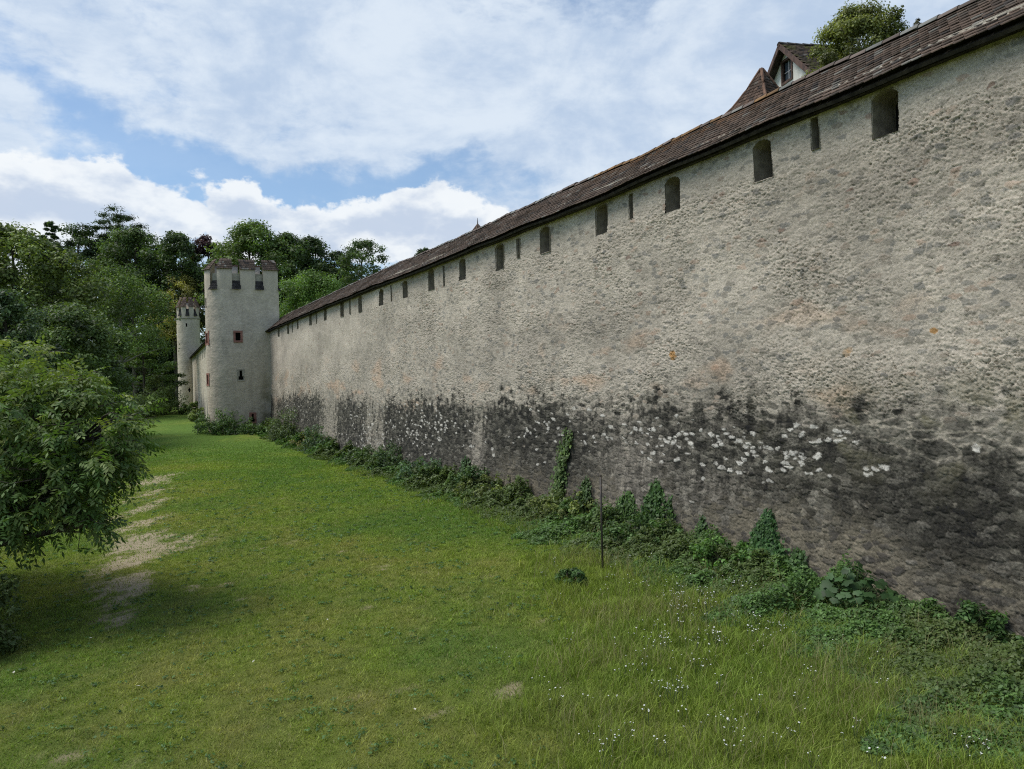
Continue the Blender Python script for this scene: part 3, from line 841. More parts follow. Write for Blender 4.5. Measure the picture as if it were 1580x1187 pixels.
def tower(name, label, plan, z0, z_gap, z_top, gap0, period, gapw, res, parts):
    """crenellated tower over any closed plan; s grows to the right as seen from the camera"""
    cx, cy, OUT, SL = plan
    tx, ty = np.gradient(OUT[:, 0], SL), np.gradient(OUT[:, 1], SL)
    ln = np.hypot(tx, ty); nxs, nys = ty / ln, -tx / ln
    if np.mean((OUT[:, 0] - cx) * nxs + (OUT[:, 1] - cy) * nys) < 0: nxs, nys = -nxs, -nys
    S0, S1 = SL[0], SL[-1]; PER = S1 - S0
    root = empty(name, (cx, cy, z0 + 0.4), label, 'tower', 'crenellated wall towers')
    def wrap(s): return S0 + np.mod(np.asarray(s, float) - S0, PER)
    def tmap(s, z, off):
        s = wrap(s)
        return np.stack([np.interp(s, SL, OUT[:, 0]) + np.interp(s, SL, nxs) * off, np.interp(s, SL, OUT[:, 1]) + np.interp(s, SL, nys) * off, z + 0 * s], -1)
    def facing(s):
        s = wrap(s); x, y = np.interp(s, SL, OUT[:, 0]), np.interp(s, SL, OUT[:, 1])
        return float(-(x * np.interp(s, SL, nxs) + y * np.interp(s, SL, nys)) / math.hypot(x, y))
    def s_at(px, py):
        d = ray(px, py); best = None
        v = OUT[:, 0] * d.y - OUT[:, 1] * d.x
        for i in np.nonzero(np.diff(np.sign(v)))[0]:
            if best is None or OUT[i, 1] < OUT[best, 1]: best = i
        return SL[best], CAMZ + d.z * OUT[best, 1] / d.y
    sv2 = np.linspace(S0, S1 - 1e-4, int(PER / res) + 1)
    zv2 = np.arange(z0, z_gap, res); zv2 = np.append(zv2, z_gap)
    S2, Z2 = np.meshgrid(sv2, zv2)
    nn = fbm(S2 * 0.9, Z2 * 1.1, 601, 4, 0.55)
    n5 = fbm(S2 * 4, Z2 * 7, 603, 4, 0.62)
    g1, g2, gi, gj = stones(S2 + .06 * nn, Z2 + .05 * nn, 0.26, 0.13, 640)
    off = 0.016 * nn + 0.006 * n5 + 0.006 * sstep(0, .3, g2 - g1) * hrand(gi, gj, 3)
    c2 = np.stack([0.520 + 0 * S2, 0.450 + 0 * S2, 0.350 + 0 * S2], -1) * (1 + 0.12 * nn[..., None] + 0.13 * n5[..., None] + 0.10 * (hrand(gi, gj, 5)[..., None] - .5))
    c2 = c2 * (1 - 0.12 * sstep(0.2, 0.7, fbm(S2 * 1.5, Z2 * 0.25, 607, 3)))[..., None]
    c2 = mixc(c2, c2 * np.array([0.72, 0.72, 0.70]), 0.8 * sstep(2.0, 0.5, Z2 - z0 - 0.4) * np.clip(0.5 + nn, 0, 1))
    if 'moss' in parts:
        sm = s_at(*parts['moss'])[0]
        m = np.exp(-((S2 - sm) / 0.5) ** 2) * sstep(z0 + 7, z0 + 3, Z2) * np.clip(.7 + nn, 0, 1)
        c2 = mixc(c2, np.array([0.13, 0.115, 0.05]), m * 0.75)
    hl, made = [], []
    for (kd, px, py, w, h, frame) in parts['windows']:
        s0, zc = s_at(px, py)
        if kd == 'key':
            pl = [(s0 - w / 2, zc - h / 2), (s0 + w / 2, zc - h / 2), (s0 + w / 2, zc - h * 0.18), (s0 + w * 0.27, zc - h * 0.05), (s0 + w * 0.27, zc + h / 2), (s0 - w * 0.27, zc + h / 2), (s0 - w * 0.27, zc - h * 0.05), (s0 - w / 2, zc - h * 0.18)]
        elif kd == 'cross':
            pl = [(s0 - w * .18, zc - h / 2), (s0 + w * .18, zc - h / 2), (s0 + w * .18, zc - h * .1), (s0 + w / 2, zc - h * .1), (s0 + w / 2, zc + h * .15), (s0 + w * .18, zc + h * .15), (s0 + w * .18, zc + h / 2), (s0 - w * .18, zc + h / 2), (s0 - w * .18, zc + h * .15), (s0 - w / 2, zc + h * .15), (s0 - w / 2, zc - h * .1), (s0 - w * .18, zc - h * .1)]
        else:
            pl = [(s0 - w / 2, zc - h / 2), (s0 + w / 2, zc - h / 2), (s0 + w / 2, zc + h / 2), (s0 - w / 2, zc + h / 2)]
        rect = [(s0 - w / 2 - .03, zc - h / 2 - .03), (s0 + w / 2 + .03, zc - h / 2 - .03), (s0 + w / 2 + .03, zc + h / 2 + .03), (s0 - w / 2 - .03, zc + h / 2 + .03)]
        hl.append(rect if frame else pl)
        made.append((kd, s0, zc, w, h, frame, pl))
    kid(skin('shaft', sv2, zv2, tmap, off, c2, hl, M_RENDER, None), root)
    for (kd, s0, zc, w, h, frame, pl) in made:
        o = kid(niche('window' if kd == 'rect' else 'loophole', pl, tmap, 0.55, M_JAMB, None, front=-0.02 if frame else 0.0, grow=0.01), root)
        if frame:
            fr = MB(); t = abs(frame)
            a0, a1, b0, b1 = s0 - w / 2, s0 + w / 2, zc - h / 2, zc + h / 2
            def blk(sa, sb, za, zb_, o1=0.045, o0=-0.12):
                pts = [(sa, za, o0), (sb, za, o0), (sb, za, o1), (sa, za, o1), (sa, zb_, o0), (sb, zb_, o0), (sb, zb_, o1), (sa, zb_, o1)]
                q = np.array(pts); fr.hexa(tmap(q[:, 0], q[:, 1], q[:, 2]))
            blk(a0 - t, a0, b0, b1); blk(a1, a1 + t, b0, b1); blk(a0 - t, a1 + t, b0 - t, b0, 0.055); blk(a0 - t, a1 + t, b1, b1 + t, 0.050)
            if kd == 'key':
                blk(a0, a0 + w * 0.23, zc - h * 0.12, b1, 0.042); blk(a1 - w * 0.23, a1, zc - h * 0.12, b1, 0.042)
            f = fr.build('frame', M_RED if frame > 0 else M_CORN); f.parent = o
    # parapet: floor, a ring of masonry, merlons with tiled caps, low set-back walls with tiled skirts in the gaps
    th = parts['thick']; deck = MB(); K = 90
    ks = np.linspace(S0, S1, K, endpoint=False)
    def ringp(o, z): return [tuple(p) for p in tmap(ks, np.full(K, z), np.full(K, o))]
    deck.add(ringp(-0.1, z_gap - .35), [tuple(range(K))])
    rim = [ringp(0.005, z_gap), ringp(-th, z_gap), ringp(-th, z_gap - .4)]
    for p, q in zip(rim[:-1], rim[1:]):
        deck.add(p + q, [(k, (k + 1) % K, K + (k + 1) % K, K + k) for k in range(K)])
    kid(deck.build('deck', M_JAMB), root)
    nmer = max(3, int(round(PER / period))); rise = parts['rise']
    s_g = s_at(*gap0)[0]
    zlow = parts['zlow']
    for i in range(nmer):
        sg = s_g + (i - nmer // 2) * PER / nmer if parts.get('even') else s_g + (i - nmer // 2) * period
        a0, a1 = sg + gapw / 2, sg + period - gapw / 2
        n = 9; aa = np.linspace(a0, a1, n)
        jz = random.uniform(-0.03, 0.03)
        mv, mf, mc = [], [], []
        zt_o, zt_i = z_top - rise + jz, z_top - 0.06 + jz
        for a in aa:
            for (o, z) in ((0.0, z_gap - 0.02), (0.0, 0.5 * (z_gap + zt_o)), (0.0, zt_o), (-th, zt_i), (-th, z_gap - 0.02)):
                mv.append(tmap(np.array(a), np.array(z), np.array(o + 0.012 * gnoise(a * 3, z * 3, 613))))
                mc.append(np.array([0.520, 0.450, 0.350]) * (0.95 + 0.16 * float(gnoise(a * 2, z * 2, 619))))
        for k in range(n - 1):
            for j in range(4):
                q = k * 5 + j; mf.append((q, q + 1, q + 6, q + 5))
        e = (n - 1) * 5
        mf.append((0, 2, 3, 4)); mf.append((e, e + 4, e + 3, e + 2))
        o = kid(mesh_np('merlon', np.array(mv), np.array(mf), M_RENDER, None, {'Col': np.array(mc)}), root)
        sm = 0.5 * (a0 + a1); hw = (a1 - a0) / 2 + 0.05
        sl = math.atan2(zt_i - zt_o, th); Ls = (th + 0.24) / math.cos(sl)
        if facing(sm) > -0.3:
            def rm(a, bq, off, sm=sm):
                return tmap(a + sm, zt_o + 0.04 - 0.11 * math.tan(sl) + bq * math.sin(sl) + off * math.cos(sl), 0.11 - bq * math.cos(sl) + off * math.sin(sl))
            t_ = tile_field('merlon_roof', rm, 5, lambda k: (-hw, hw), 0.19, Ls / 5, 0.022, seed=700 + i, tint=parts['tint'])
        else:
            q = MB()
            pts = np.array([(s_, o_) for s_, o_ in ((-hw, 0.08), (hw, 0.08), (hw, -th - 0.06), (-hw, -th - 0.06))] * 2)
            zz = np.array([zt_o - .04, zt_o - .04, zt_i + .05, zt_i + .05, zt_o + .03, zt_o + .03, zt_i + .12, zt_i + .12])
            q.hexa(tmap(pts[:, 0] + sm, zz, pts[:, 1]))
            t_ = q.build('merlon_roof', M_BACKTILE)
        t_.parent = o
        # set-back wall of the gap
        q = MB(); hg = gapw / 2 + .02
        m_ = 5; ss_ = np.linspace(-hg, hg, m_)
        for k in range(m_ - 1):
            p8 = np.array([(x_, o_) for x_, o_ in ((ss_[k], -.24), (ss_[k + 1], -.24), (ss_[k + 1], -th + .02), (ss_[k], -th + .02))] * 2)
            q.hexa(tmap(p8[:, 0] + sg, np.array([z_gap - .2] * 4 + [zlow] * 4), p8[:, 1]))
        kid(q.build('gap_wall', M_CORN), root)
        if facing(sg) > -0.2:
            zs0, zs1 = parts['skirt']
            def km(a, bq, off, sg=sg):
                f_ = bq / 0.75
                return tmap(a + sg, zs0 + f_ * (zs1 - zs0) + off * 0.3, 0.16 - f_ * 0.38 + off)
            kid(tile_field('sill_tiles', km, 5, lambda k: (-hg - .02, hg + .02), 0.17, 0.15, 0.02, seed=800 + i, tint=dark_tiles, jit=0.6), root)
    if 'cornice' in parts:
        q = MB(); z_c = parts['cornice']
        prof = ((-.02, -.16), (.09, -.05), (.11, .06), (-.02, .08))
        for (o_, dz_) in prof: q.v += ringp(o_, z_c + dz_)
        for j in range(3):
            q.f += [(j * K + k, j * K + (k + 1) % K, (j + 1) * K + (k + 1) % K, (j + 1) * K + k) for k in range(K)]
        kid(q.build('cornice', M_CORN), root)
    return root
def dark_tiles(A, B, r):
    return np.array([0.042, 0.037, 0.036]) * (0.6 + 0.9 * r.random(len(A)))[:, None]
def red_tiles(A, B, r):
    t = r.random(len(A))[:, None]
    return np.array([0.11, 0.075, 0.06]) * (1 - t) + np.array([0.22, 0.145, 0.115]) * t
M_BACKTILE = noise_mat('weathered_tile', (0.08, 0.06, 0.05), (0.19, 0.12, 0.09), 6.0)
M_CORN = noise_mat('cornice_render', (0.28, 0.255, 0.20), (0.42, 0.385, 0.31), 4.0)
def zpx(px, py, Y): return at(px, py, Y).z
# broad tower: its flank faces the camera where the long wall ends, its round nose stands out on the lawn
q_ = wall_at(417, 560); Q = wmap(np.array(q_[0]), np.array(5.0), np.array(0.0))[:2]
_, _, qx, qy = wcurve(np.array(q_[0]))
inw = -np.array([float(qx), float(qy)])
def on_flank(px, py):
    d = ray(px, py); D2 = np.array([d.x, d.y])
    A_ = np.array([[inw[0], -D2[0]], [inw[1], -D2[1]]])
    k_, t_ = np.linalg.solve(A_, -Q); return k_, float(t_ * d.y)
k0, Yc = on_flank(430.5, 470); k1, Yj = on_flank(350, 470)
corner = Q + inw * k0
def left_edge(Rr):
    pl = horseshoe_plan(corner, inw, k0 - k1, Rr)[2]
    pr = ray(317, 500); v = pl[:, 0] * pr.y - pl[:, 1] * pr.x
    return v.min()
lo_, hi_ = 0.6, 5.0
for _ in range(40):
    md = .5 * (lo_ + hi_)
    if left_edge(md) < 0: hi_ = md
    else: lo_ = md
print('tower flank', k0 - k1, 'nose radius', md, 'depths', Yc, Yj)
Y1 = 0.5 * (Yc + Yj)
zt1 = lambda y: zpx(385, y, Y1)
tower('wall_tower', 'broad round nosed tower with red framed windows and tile capped merlons at the long wall', horseshoe_plan(corner, inw, k0 - k1, md), -0.1, zt1(447), zt1(405) + .08, (400.7, 430), 1.83, .64, 0.05,
      {'windows': [('rect', 367.7, 519.5, 0.40, 0.66, 0.16), ('key', 372.2, 579, 0.40, 0.78, -0.10), ('key', 391, 645, 0.30, 0.66, 0.13), ('rect', 319.2, 522, 0.45, 0.8, 0.2), ('rect', 320.6, 586, 0.4, 0.75, 0.16), ('rect', 317.8, 468, 0.3, 0.8, 0)],
       'tint': brown_tiles, 'skirt': (zt1(448), zt1(435)), 'moss': (412, 640), 'thick': .55, 'rise': .66, 'zlow': zt1(422.5)})
Y2 = 110.0
zt2 = lambda y: zpx(292, y, Y2 - 1.4)
pl2 = circle_plan(273.5, 309.5, 540, Y2); R2 = pl2[3][-1] / math.pi; pr2 = 2 * math.pi * R2 / 9
tower('wall_tower', 'slender round tower with a corbelled head and rust red merlon caps behind the broad tower', pl2, 0.9, zt2(487), zt2(463), (289, 475), pr2, pr2 * .36, 0.07,
      {'windows': [('rect', 287.5, 501.5, 0.22, 0.5, 0), ('cross', 292.3, 602, 0.34, 0.66, 0)], 'tint': red_tiles, 'skirt': (zt2(488), zt2(478)), 'cornice': zt2(491), 'thick': .34, 'rise': .8, 'zlow': zt2(478), 'even': True})

# far length of wall between the towers
fa, fb = at(322, 600, 76), at(297, 600, 110.5)
fd = Vector((fb.x - fa.x, fb.y - fa.y, 0)); FL = fd.length; fd.normalize(); fn = Vector((-fd.y, fd.x, 0))
if fn.x > 0: fn = -fn
far = empty('town_wall', (fa.x, fa.y, 0.9), 'short far length of stone wall with its own small tiled roof between the two towers', 'wall')
def fmap(s, z, off):
    return np.stack([fa.x + fd.x * s + fn.x * off, fa.y + fd.y * s + fn.y * off, z + 0 * s], -1)
fs_, fz_ = np.arange(0, FL, 0.09), np.arange(0, 8.9, 0.09)
A2, B2 = np.meshgrid(fs_, fz_)
f1_, f2_, i1_, i2_ = stones(A2, B2, 0.34, 0.17, 777)
q1 = hrand(i1_, i2_, 5); cl2 = np.stack([0.40 + .12 * q1, 0.35 + .10 * q1, 0.275 + .08 * q1], -1)
dk2 = sstep(3.6, 2.4, B2 + 0.8 * fbm(A2 * .4, B2 * .15, 9, 3)) * sstep(-0.2, 0.3, fbm(A2 * .3, B2 * .05, 12, 3) + .15)
cl2 = mixc(cl2, np.array([0.09, 0.085, 0.08]), dk2 * 0.85)
fholes = []
for k in range(9):
    s0 = 2.2 + k * 3.6
    fholes.append([(s0 - .3, 7.4), (s0 + .3, 7.4), (s0 + .3, 8.3), (s0 - .3, 8.3)])
kid(skin('masonry', fs_, fz_, fmap, 0.03 * sstep(0, .3, f2_ - f1_) * q1, cl2, fholes, M_STONE, None), far)
for p in fholes: kid(niche('loophole', p, fmap, 0.5, M_JAMB, None, front=-0.01, grow=0.02), far)
def frm(a, bq, off):
    return fmap(a, 8.55 + bq * math.sin(PITCHR) + off * math.cos(PITCHR), 0.4 - bq * math.cos(PITCHR) + off * math.sin(PITCHR))
fr_ = kid(tile_field('tiled_roof', frm, 12, lambda k: (0, FL - 1.0), 0.2, 0.16, 0.018, seed=31), far)
b = MB()
pp = np.array([(0, 0.02, -.02), (FL - 1, 0.02, -.02), (FL - 1, 2.0, -.02), (0, 2.0, -.02), (0, 0.02, -.09), (FL - 1, 0.02, -.09), (FL - 1, 2.0, -.09), (0, 2.0, -.09)])
b.hexa(frm(pp[:, 0], pp[:, 1], pp[:, 2]))
b.build('roof_boarding', M_DARK, fr_)

# ------------------------------------------------------------------ roofs of the town behind the wall
def mossy_tiles(A, B, r):
    c = brown_tiles(A, B, r)
    m = sstep(-0.1, 0.35, fbm(A * 0.9, B * 0.9, 55, 3) + 0.3 * (r.random(len(A)) - .5))
    return mixc(c, np.array([0.105, 0.100, 0.028]), m * 0.75)
ap = at(1207, 68, 30)
hg = Vector((-0.208, 0.978, 0)); hr = Vector((0.978, 0.208, 0))     # along the gable, along the ridge
house = empty('gabled_house', (ap.x, ap.y, 0), 'white house gable with a small brown framed window and mossy roof behind the wall', 'house')
HW, HL, DROP = 3.0, 7.0, 0.93
def hp(w, l, z): return Vector((ap.x, ap.y, 0)) + hg * w + hr * l + Vector((0, 0, z))
za = ap.z; ze = za - HW * DROP
b = MB()
wz0, wz1 = za - 1.40, za - 0.62
wc = 0.02
ww = 0.30
L0 = 0.20
# gable wall built round its window opening
zg = za - 0.10
def gz_(w): return zg - abs(w) * DROP
b.add([hp(-HW, L0, 0), hp(wc - ww, L0, 0), hp(wc - ww, L0, gz_(wc - ww)), hp(-HW, L0, gz_(HW))], [(0, 1, 2, 3)])
b.add([hp(HW, L0, 0), hp(wc + ww, L0, 0), hp(wc + ww, L0, gz_(wc + ww)), hp(HW, L0, gz_(HW))], [(0, 3, 2, 1)])
b.add([hp(wc - ww, L0, 0), hp(wc + ww, L0, 0), hp(wc + ww, L0, wz0), hp(wc - ww, L0, wz0)], [(0, 1, 2, 3)])
b.add([hp(wc - ww, L0, wz1), hp(wc + ww, L0, wz1), hp(wc + ww, L0, gz_(ww)), hp(wc, L0, zg), hp(wc - ww, L0, gz_(ww))], [(0, 1, 2, 3, 4)])
for sgn in (-1, 1):
    b.add([hp(sgn * HW, L0, 0), hp(sgn * HW, HL, 0), hp(sgn * HW, HL, gz_(HW)), hp(sgn * HW, L0, gz_(HW))], [(0, 1, 2, 3)])
b.add([hp(-HW, HL, 0), hp(HW, HL, 0), hp(HW, HL, gz_(HW)), hp(0, HL, zg), hp(-HW, HL, gz_(HW))], [(0, 1, 2, 3, 4)])
kid(b.build('wall', M_WHITEWALL), house)
def hbox(mb, w0, w1, l0, l1, z0_, z1_):
    mb.hexa([hp(w0, l0, z0_), hp(w1, l0, z0_), hp(w1, l1, z0_), hp(w0, l1, z0_), hp(w0, l0, z1_), hp(w1, l0, z1_), hp(w1, l1, z1_), hp(w0, l1, z1_)])
M_BROWN = noise_mat('brown_timber', (0.05, 0.03, 0.022), (0.13, 0.075, 0.055), 8.0, 0.7, (1, 1, 0.3))
b = MB(); t = 0.09
hbox(b, wc - ww - t, wc - ww, L0 - .04, L0 + .06, wz0 - t, wz1 + t); hbox(b, wc + ww, wc + ww + t, L0 - .04, L0 + .06, wz0 - t, wz1 + t)
hbox(b, wc - ww, wc + ww, L0 - .04, L0 + .06, wz0 - t, wz0); hbox(b, wc - ww, wc + ww, L0 - .04, L0 + .06, wz1, wz1 + t)
wf = kid(b.build('window', M_BROWN), house)
b = MB(); hbox(b, wc - ww, wc + ww, L0 + .10, L0 + .12, wz0, wz1); b.build('pane', M_GLASS, wf)
M_CASE = noise_mat('casement_paint', (0.30, 0.30, 0.30), (0.42, 0.42, 0.42), 9.0, 0.5)
b = MB()
hbox(b, wc - .02, wc + .02, L0 + .07, L0 + .10, wz0, wz1); hbox(b, wc - ww, wc - .02, L0 + .07, L0 + .10, wz0 + .36, wz0 + .39); hbox(b, wc + .02, wc + ww, L0 + .07, L0 + .10, wz0 + .36, wz0 + .39)
b.build('glazing_bars', M_CASE, wf)
hs = math.atan(DROP); HS = (HW + 0.35) / math.cos(hs)
def hroof(sgn):
    def mp(a, bq, off):
        w = sgn * ((HW + 0.35) - bq * math.cos(hs) + off * math.sin(hs))
        z = za - (HW + 0.35) * DROP + bq * math.sin(hs) + off * math.cos(hs) + 0.02 * gnoise(a, bq, 71)
        return np.stack([ap.x + hg.x * w + hr.x * a, ap.y + hg.y * w + hr.y * a, z], -1)
    return mp
M_MOSS = None
for sgn in (-1, 1):
    rf = kid(tile_field('roof', hroof(sgn), int(HS / 0.16), lambda k: (-0.12, HL + 0.1), 0.18, 0.16, 0.016, seed=90 + sgn, tint=mossy_tiles), house)
    q = MB(); pp = np.array([(-.10, .02, -.02), (HL, .02, -.02), (HL, HS, -.02), (-.10, HS, -.02), (-.10, .02, -.10), (HL, .02, -.10), (HL, HS - .04, -.10), (-.10, HS - .04, -.10)])
    mp = hroof(sgn); q.hexa(mp(pp[:, 0], pp[:, 1], pp[:, 2])); q.build('roof_boarding', M_DARK, rf)
    q = MB(); pp = np.array([(-.16, .0, -.16), (-.11, .0, -.16), (-.11, HS, -.16), (-.16, HS, -.16), (-.16, .0, .02), (-.11, .0, .02), (-.11, HS, .02), (-.16, HS, .02)])
    q.hexa(mp(pp[:, 0], pp[:, 1], pp[:, 2])); q.build('barge_board', M_BROWN, rf)
half = half_round('ridge', [hp(0, l, za + 0.02) for l in np.linspace(-.16, HL, 30)], None, 0.12, 0.34, lambda a, r: np.array([0.10, 0.08, 0.07]) * (0.7 + 0.7 * r.random()), None, 8)
kid(half, house)

def spire(name, label, px, py, Y, widths, rot, zbase, wall_mat, tint, n=4, finial=0.0, hipcol=None):
    """small tower with a bell-cast pyramid roof; widths = list of (drop below the apex, half width)"""
    a = at(px, py, Y)
    root = empty(name, (a.x, a.y, zbase), label, 'turret')
    dr = np.array([w[0] for w in widths]); hwid = np.array([w[1] for w in widths])
    prev = None
    Lr = np.concatenate([[0], np.cumsum(np.hypot(np.diff(dr), np.diff(hwid)))]); Lt = Lr[-1]
    for k in range(n):
        al = rot + 2 * math.pi * k / n
        no = (math.cos(al), math.sin(al)); ta = (-math.sin(al), math.cos(al))
        tk = math.tan(math.pi / n)
        def mp(aq, bq, off):
            l = np.clip(Lt - bq, 0, Lt)
            d_ = np.interp(l, Lr, dr); w_ = np.interp(l, Lr, hwid)
            lim = w_ * tk
            aa = np.clip(aq, -lim, lim)
            return np.stack([a.x + no[0] * (w_ + off * .7) + ta[0] * aa, a.y + no[1] * (w_ + off * .7) + ta[1] * aa, a.z - d_ + off * .6], -1)
        ex = 0.15
        def rg(r_):
            w_ = float(np.interp(max(Lt - r_ * ex, 0), Lr, hwid)) * tk
            return (-w_, w_)
        f = tile_field('roof', mp, int(Lt / ex) - 1, rg, 0.17, ex, 0.016, seed=40 + k, tint=tint)
        if prev is None: prev = kid(f, root)
        else: kid(f, root)
        q = MB()
        al2 = al + math.pi / n
        pts = [(a.x + math.cos(al2) * w_ / math.cos(math.pi / n) * 1.01, a.y + math.sin(al2) * w_ / math.cos(math.pi / n) * 1.01, a.z - d_ + .03) for d_, w_ in zip(np.interp(np.linspace(0, Lt, 10), Lr, dr), np.interp(np.linspace(0, Lt, 10), Lr, hwid))]
        q.tube(pts, [0.055] * 10, 7); q.build('hip', hipcol or M_BACKTILE, f)
    b_ = MB(); wl = hwid[-1] * 0.78; top = a.z - dr[-1]
    rr = [(a.x + math.cos(rot + math.pi / n + 2 * math.pi * k / n) * wl / math.cos(math.pi / n), a.y + math.sin(rot + math.pi / n + 2 * math.pi * k / n) * wl / math.cos(math.pi / n)) for k in range(n)]
    b_.add([(x, y, zbase) for x, y in rr] + [(x, y, top + .05) for x, y in rr], [(k, (k + 1) % n, n + (k + 1) % n, n + k) for k in range(n)])
    kid(b_.build('wall', wall_mat), root)
    c_ = MB(); ro = [(a.x + math.cos(rot + math.pi / n + 2 * math.pi * k / n) * hwid[-1] / math.cos(math.pi / n), a.y + math.sin(rot + math.pi / n + 2 * math.pi * k / n) * hwid[-1] / math.cos(math.pi / n)) for k in range(n)]
    c_.add([(x, y, top) for x, y in ro], [tuple(range(n))]); kid(c_.build('soffit', M_DARK), root)
    if finial:
        q = MB(); q.tube([(a.x, a.y, a.z - .1), (a.x, a.y, a.z + finial * .5), (a.x, a.y, a.z + finial)], [0.06, 0.035, 0.012], 7)
        kid(q.build('finial', M_IRON), root)
    return root
def turret_tint(A, B, r):
    c = brown_tiles(A, B, r); return c * np.array([1.0, 0.90, 0.84])
M_HIP = noise_mat('rusty_hip_tile', (0.09, 0.05, 0.033), (0.19, 0.105, 0.065), 8.0)
wd = math.atan2(-0.45, -0.89)
spire('turret', 'stair turret with a flared brown tiled pyramid roof beside the white gable', 1175, 108, 27.0, [(0, 0.02), (0.7, 0.36), (1.25, 0.68), (1.7, 1.06), (2.1, 1.55)], wd + 0.10, 0.0, M_WHITEWALL, turret_tint, 4, 0, M_HIP)
spire('turret', 'distant little spire with an iron finial peeping over the roof ridge', 737, 347, 62.0, [(0, 0.02), (1.6, 1.25), (2.4, 2.1)], wd + 0.5, 0.0, M_WHITEWALL, turret_tint, 8, 0.55)

# ------------------------------------------------------------------ foliage
def leaves(P, Nn, size, asp, colr, r, droop=0.0):
    """one folded diamond per leaf; P centres, Nn normals"""
    n = len(P)
    ra = r.normal(0, 1, (n, 3)); ra[:, 2] -= droop
    t = ra - (ra * Nn).sum(1, keepdims=True) * Nn
    t /= np.linalg.norm(t, axis=1, keepdims=True) + 1e-9
    bi = np.cross(Nn, t)
    L = (size * (0.7 + 0.6 * r.random(n)))[:, None]; Wd = L * asp
    V = np.stack([P - t * L * .5, P + bi * Wd * .5 + Nn * L * .06, P + t * L * .5, P - bi * Wd * .5 + Nn * L * .06], 1).reshape(-1, 3)
    Fq = np.arange(4 * n).reshape(n, 4)
    return V, Fq, np.repeat(colr, 4, 0)
def nrm(v): return v / (np.linalg.norm(v, axis=1, keepdims=True) + 1e-9)
def puffs(cs, rs, per, r, flat=0.75, upb=0.5, shell=0.55):
    """leaf positions and normals in a cloud of puffs"""
    n = len(cs) * per
    k = np.repeat(np.arange(len(cs)), per)
    d = nrm(r.normal(0, 1, (n, 3)))
    rad = (shell + (1 - shell) * r.random(n))[:, None] * (0.75 + 0.5 * r.random(n))[:, None]
    P = cs[k] + d * rad * rs[k][:, None] * np.array([1, 1, flat])
    Nn = nrm(d * 0.7 + np.array([0, 0, upb]) + r.normal(0, 0.45, (n, 3)))
    return P, Nn, k
FOL = 2.1
def tintset(base, k, nk, r, vc=0.28, vl=0.30, yellow=0.25):
    base = np.asarray(base, float) * FOL
    cl = (1 + vc * r.normal(0, 1, nk)).clip(0.5, 1.7)[k]
    lf = (1 + vl * r.normal(0, 1, len(k))).clip(0.4, 1.8)
    c = base[None, :] * (cl * lf)[:, None]
    yl = (r.random(len(k)) * yellow + 0.5 * yellow * r.random(nk)[k])[:, None]
    return np.clip(c * (1 - yl) + c * np.array([1.55, 1.15, 0.7]) * yl, 0.003, 0.6)

